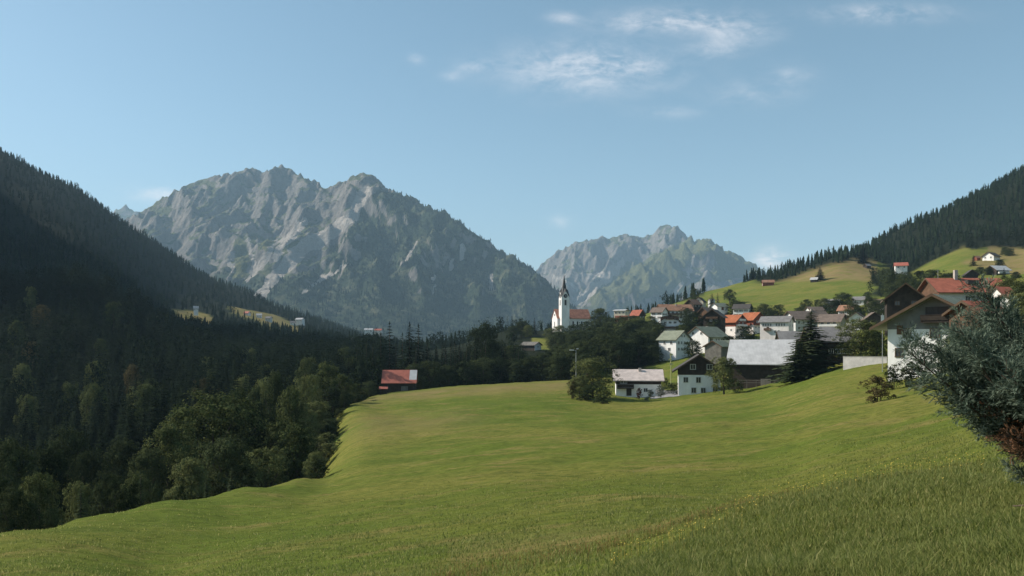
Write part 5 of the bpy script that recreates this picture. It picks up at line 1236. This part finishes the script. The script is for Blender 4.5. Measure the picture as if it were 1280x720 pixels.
# ------------------------------------------------------------------ the juniper beside the photographer
def juniper():
    g = np.random.default_rng(77)
    bx, by = (1343 - CX) / F * 9.0, 9.0; bz = gz(bx, by) - 0.05
    root = empty('juniper_bush', (bx, by, bz), 0); tag(root, 'big blue-green juniper filling the right edge with reddish dead twigs low down', 'bush')
    wood = MB(); LV = []; DV = []
    JW = surf_mat('juniper_bark', (0.085, 0.058, 0.042), 0.35, 6.0, streak=True)
    def bez(p0, d0, L, lift, n=9):
        """a bough that leaves in direction d0 and bends by lift towards its tip"""
        pts = [np.array(p0, float)]; d = np.array(d0, float)
        for k in range(n):
            d = d + np.array([0, 0, lift / n]) + g.normal(size=3) * 0.05
            d /= np.linalg.norm(d); pts.append(pts[-1] + d * L / n)
        return np.array(pts)
    def sprays(P, D, L, dead):
        """scale-leaf sprays: P base points, D directions, L lengths (vectorised); each a flat frond of fine leaf cords"""
        n = len(P)
        side = np.cross(D, g.normal(size=(n, 3))); side /= np.linalg.norm(side, axis=1)[:, None]
        out = []
        cords = 11
        for c in range(cords):
            s = 0.12 + 0.85 * (c // 2) / (cords // 2)
            sg = 1 if c % 2 else -1
            base = P + D * (L * s)[:, None]
            dd = D * 0.8 + side * (0.75 * sg) * g.uniform(0.5, 1.1, n)[:, None] + g.normal(size=(n, 3)) * 0.14
            if c == cords - 1: dd = D + g.normal(size=(n, 3)) * 0.1
            dd /= np.linalg.norm(dd, axis=1)[:, None]
            ln = (L * (0.72 - 0.36 * s) * g.uniform(0.7, 1.2, n))[:, None]
            w = np.cross(dd, side + g.normal(size=(n, 3)) * 0.5); w /= np.linalg.norm(w, axis=1)[:, None]
            wd = 0.0046 * g.uniform(0.8, 1.3, n)[:, None]
            out.append(np.stack([base, base + dd * ln * 0.5 + w * wd, base + dd * ln, base + dd * ln * 0.5 - w * wd], 1))
        (DV if dead else LV).append(np.concatenate(out).reshape(-1, 3))
    nb = 146
    for k in range(nb):
        if k < 102:                                             # boughs that fan out over the slope
            az = g.uniform(math.radians(80), math.radians(300)); el = math.radians(g.uniform(34, 84)); L = g.uniform(1.35, 2.65) * (1.0 if el > 0.75 else 0.92)
        elif k < 118:
            az = g.uniform(0, 2 * PI); el = math.radians(g.uniform(35, 80)); L = g.uniform(1.3, 2.4)
        else:                                                  # short low ones that hide the foot
            az = math.radians(g.uniform(170, 290)); el = math.radians(g.uniform(5, 42)); L = g.uniform(0.55, 1.15)
        L *= (1.02 if el < 0.9 and math.cos(az) < -0.5 else 0.92) - 0.20 * max(0.0, -math.sin(az)) - 0.16 * max(0.0, math.sin(el) - 0.75) / 0.25 * (1 if math.cos(az) < 0.2 else 0.4)
        d0 = (math.cos(az) * math.cos(el), math.sin(az) * math.cos(el), math.sin(el))
        p0 = (g.uniform(-.25, .2), g.uniform(-.3, .2), g.uniform(0, .3))
        pts = bez(p0, d0, L, g.uniform(-0.35, 0.2))
        wood.tube([tuple(p) for p in pts], list(np.linspace(0.024, 0.004, len(pts)) * g.uniform(0.7, 1.2)), 5)
        m = int(L / 0.062)
        s = 0.22 + 0.78 * (np.arange(m) + g.random(m)) / m
        idx = np.clip((s * (len(pts) - 1)).astype(int), 0, len(pts) - 2); fr = s * (len(pts) - 1) - idx
        base = pts[idx] + (pts[idx + 1] - pts[idx]) * fr[:, None]
        tan = pts[idx + 1] - pts[idx]; tan /= np.linalg.norm(tan, axis=1)[:, None]
        q = g.normal(size=(m, 3)); q -= (q * tan).sum(1)[:, None] * tan; q /= np.linalg.norm(q, axis=1)[:, None]
        dr = tan * 0.85 + q * 0.75 + np.array([0, 0, 0.18]); dr /= np.linalg.norm(dr, axis=1)[:, None]
        tl = g.uniform(0.12, 0.50, m) * (1.15 - 0.6 * s)
        inner = s < 0.42
        for j in range(m):
            nn = max(3, int(tl[j] / 0.024))
            u = (np.arange(nn) + 0.5) / nn
            bend = g.normal(size=3) * 0.12 + np.array([0, 0, 0.06])
            bp = base[j] + dr[j] * (tl[j] * u)[:, None] + bend * (u ** 2)[:, None] * tl[j]
            if g.random() < 0.22: wood.tube([tuple(base[j]), tuple(bp[nn // 2]), tuple(bp[-1])], [0.006, 0.004, 0.002], 4)
            tdir = dr[j] + bend; tdir /= np.linalg.norm(tdir)
            rr = g.normal(size=(nn, 3)); rr -= (rr * tdir).sum(1)[:, None] * tdir; rr /= np.linalg.norm(rr, axis=1)[:, None]
            dd = tdir * 0.9 + rr * 0.75; dd /= np.linalg.norm(dd, axis=1)[:, None]
            if inner[j] and g.random() < 0.6 and k < 118: continue
            sprays(bp, dd, np.full(nn, 0.115) * g.uniform(0.6, 1.25, nn), False)
    # dead, rust-coloured boughs low at the outside
    for k in range(24):
        az = math.radians(g.uniform(185, 275)); el = math.radians(g.uniform(10, 48)); L = g.uniform(0.6, 1.25)
        d0 = (math.cos(az) * math.cos(el), math.sin(az) * math.cos(el), math.sin(el))
        pts = bez((g.uniform(-.5, 0), g.uniform(-.5, 0), g.uniform(0.15, .55)), d0, L, -0.15, 7)
        wood.tube([tuple(p) for p in pts], list(np.linspace(0.016, 0.003, len(pts))), 5)
        m = int(L / 0.06)
        for j in range(m):
            s = 0.3 + 0.7 * j / m; i = min(int(s * 7), 6); p = pts[i] + (pts[i + 1] - pts[i]) * (s * 7 - i)
            q = g.normal(size=3); t_ = pts[i + 1] - pts[i]; dr = t_ / np.linalg.norm(t_) + q * 0.5; dr /= np.linalg.norm(dr)
            tl = g.uniform(0.08, 0.28); nn = max(2, int(tl / 0.05)); u = (np.arange(nn) + .5) / nn
            bp = p + dr * (tl * u)[:, None]
            wood.tube([tuple(p), tuple(bp[-1])], [0.004, 0.0015], 4)
            if g.random() < 0.5:
                dd = dr + g.normal(size=(nn, 3)) * 0.55; dd /= np.linalg.norm(dd, axis=1)[:, None]
                sprays(bp, dd, np.full(nn, 0.09), True)
    JG = leaf_mat('juniper_scales', (0.026, 0.048, 0.033), (0.205, 0.250, 0.185), 3.2, 0.25, 0.6, 0.0)
    JD = leaf_mat('juniper_dead_scales', (0.085, 0.046, 0.028), (0.225, 0.120, 0.066), 5.0, 0.15, 0.7, 0.0)
    V = np.concatenate(LV); link('foliage', np_mesh('juniper_foliage', V, np.arange(len(V)), np.full(len(V) // 4, 4), JG), root)
    V = np.concatenate(DV); o = link('dead_foliage', np_mesh('juniper_dead', V, np.arange(len(V)), np.full(len(V) // 4, 4), JD), root); tag(o, 'rust-brown dead sprays low in the bush')
    wood.build('branch', JW, root)
juniper()
def stick():
    p = np.array(at(1266, 637, 8.1)); q = np.array(at(1300, 668, 7.6))
    p[2] = gz(p[0], p[1]) + 0.10; q[2] = gz(q[0], q[1]) + 0.05
    b = MB(); c = (p + q) / 2; b.tube([tuple(p - c), (0.02, 0, 0.03), tuple(q - c)], [0.006, 0.011, 0.014], 6)
    o = b.build('fallen_twig', MATS['juniper_bark'] if 'juniper_bark' in MATS else BARK); o.location = c
    tag(o, 'bare reddish twig lying in the grass at the right edge', 'twig')
stick()

# ------------------------------------------------------------------ grass near the camera
def grass():
    g = np.random.default_rng(9); n = 900000
    px = g.uniform(-60, 1400, n); Y = np.exp(g.uniform(math.log(4.2), math.log(80), n))
    # the unmown bank by the camera against the grazed meadow
    crest = np.interp(px, [600, 720, 800, 950, 1050, 1130, 1280, 1400], [5.5, 7, 10.5, 16, 15.5, 15.5, 15, 15])
    bank = (px > 600) & (Y < crest)
    X = (px - CX) / F * Y
    clump = pn(X / 0.9, Y / 0.9, 91) * 0.6 + pn(X / 3.2, Y / 3.2, 92) * 0.6
    keep = (g.random(n) < np.where(bank, 0.97, (0.22 + 0.18 * clump) * sstep(70, 18, Y))) & (forest_w(px, Y, px * 0) < 0.5)
    px, Y, X, bank, clump = px[keep], Y[keep], X[keep], bank[keep], clump[keep]; n = len(px)
    Z = ground(X, Y) - 0.01
    h = np.where(bank, g.uniform(0.04, 0.105, n) * (1 + 0.45 * clump), g.uniform(0.035, 0.10, n) * (1 + 0.5 * clump))
    tall = g.random(n) < np.where(bank, 0.012, 0.002); h = np.where(tall, h * 2.1, h)
    wd = (0.0018 + 0.00045 * Y) * g.uniform(0.7, 1.3, n)
    a = g.uniform(0, 2 * PI, n); lean = g.uniform(0.15, 0.85, n) * h; la = g.uniform(0, 2 * PI, n)
    ca, sa = np.cos(a) * wd, np.sin(a) * wd; lx, ly = np.cos(la) * lean, np.sin(la) * lean
    V = np.empty((n, 5, 3))
    V[:, 0] = np.c_[X - ca, Y - sa, Z]; V[:, 1] = np.c_[X + ca, Y + sa, Z]
    V[:, 2] = np.c_[X + ca * .7 + lx * .35, Y + sa * .7 + ly * .35, Z + h * .6]; V[:, 3] = np.c_[X - ca * .7 + lx * .35, Y - sa * .7 + ly * .35, Z + h * .6]
    V[:, 4] = np.c_[X + lx, Y + ly, Z + h]
    b = np.arange(n)[:, None] * 5
    F4 = b + np.array([0, 1, 2, 3]); F3 = b + np.array([3, 2, 4])
    ff = np.concatenate([F4.ravel(), F3.ravel()]); sz = np.concatenate([np.full(n, 4), np.full(n, 3)])
    m = bpy.data.materials.new('grass_blades'); t = NT(nodes_of(m))
    geo = t.n('ShaderNodeNewGeometry'); r = geo.outputs['Random Per Island']
    f = t.noise(0.22, 4, 0.6, geo.outputs['Position']); f2 = t.noise(0.035, 4, 0.55, geo.outputs['Position'])
    k = t.math('ADD', t.math('MULTIPLY', r, 0.6), t.math('MULTIPLY', f, 0.6))
    c = t.mix(t.ramp(k, 0.25, 0.85), (0.116, 0.154, 0.029), (0.250, 0.265, 0.082))
    c = t.mix(t.math('MULTIPLY', t.ramp(f2, 0.4, 0.7), 0.5), c, (0.185, 0.178, 0.048))
    c = t.mix(t.ramp(r, 0.90, 0.97), c, (0.38, 0.34, 0.13))
    p = t.bsdf(c, 0.6, 0.2); tr = t.n('ShaderNodeBsdfTranslucent'); t.l(c, tr.inputs['Color'])
    mx = t.n('ShaderNodeMixShader'); mx.inputs[0].default_value = 0.5; t.l(p, mx.inputs[1]); t.l(tr.outputs[0], mx.inputs[2]); t.out(mx.outputs[0])
    tag(link('grass', np_mesh('grass', V.reshape(-1, 3), ff, sz, m)), 'short green meadow grass mixed with yellow blades on the near bank', 'grass', kind='stuff')
    # flower heads: yellow along the crest of the near bank, rusty sorrel in a band below it
    def heads(name, px, Y, zoff, rad, col, label):
        X = (px - CX) / F * Y; Z = ground(X, Y); n = len(px); vs = []; fs = []
        zo = g.uniform(*zoff, n)
        V = np.empty((n, 9, 3)); 
        r_ = rad * g.uniform(0.7, 1.4, n) * (0.6 + 0.045 * Y); tilt = g.normal(size=(n, 2)) * 0.35
        for k in range(6):
            aa = k * PI / 3; dx, dy_ = np.cos(aa) * r_, np.sin(aa) * r_
            V[:, k] = np.c_[X + dx, Y + dy_, Z + zo + tilt[:, 0] * dx + tilt[:, 1] * dy_ - 0.3 * r_]
        V[:, 6] = np.c_[X, Y, Z + zo + 0.5 * r_]
        V[:, 7] = np.c_[X - 0.002, Y, Z]; V[:, 8] = np.c_[X + 0.002, Y, Z]
        b = np.arange(n)[:, None] * 9
        T = np.concatenate([(b + np.array([k, (k + 1) % 6, 6])).ravel() for k in range(6)] + [(b + np.array([7, 8, 6])).ravel()])
        m = leaf_mat(name + '_petals', tuple(c * 0.7 for c in col), col, 3.0, 0.2, 0.6, 0.0)
        tag(link(name, np_mesh(name, V.reshape(-1, 3), T, np.full(len(T) // 3, 3), m)), label, 'flowers', kind='stuff')
    n = 330; px = g.uniform(760, 1230, n); cr_ = np.interp(px, [760, 950, 1050, 1130, 1230], [9.5, 15, 14.2, 14.2, 13.6]); Y = cr_ * (1 - np.abs(g.normal(size=n)) * 0.09)
    heads('yellow_flowers', px, Y, (0.16, 0.30), 0.0085, (0.55, 0.42, 0.10), 'yellow flower heads along the crest of the near bank')
    n = 3200; s = g.random(n); px = 1000 - s * 460 + g.normal(size=n) * 12; Y = np.interp(px, [500, 640, 760, 880, 1000], [13, 15, 14, 16.5, 18.5]) * np.exp(g.normal(size=n) * 0.07)
    ok = pn(px / 30, Y * 2, 4) > -0.05
    heads('sorrel', px[ok], Y[ok], (0.08, 0.2), 0.005, (0.30, 0.17, 0.07), 'rusty brown sorrel and dry flower stalks in a band on the meadow')
grass()
# ------------------------------------------------------------------ the air of the valley
HB = MB(); HB.box((0, 5200, 770), (20000, 15200, 1900))
hm = bpy.data.materials.new('valley_air'); t = NT(nodes_of(hm))
pv = t.n('ShaderNodeVolumePrincipled'); pv.inputs['Density'].default_value = 0.000064
pv.inputs['Color'].default_value = (0.54, 0.80, 1.0, 1); pv.inputs['Anisotropy'].default_value = 0.0
t.out(None, pv.outputs[0])
hm.cycles.homogeneous_volume = True; hm.cycles.volume_sampling = 'DISTANCE'
tag(HB.build('haze', hm), kind='stuff')
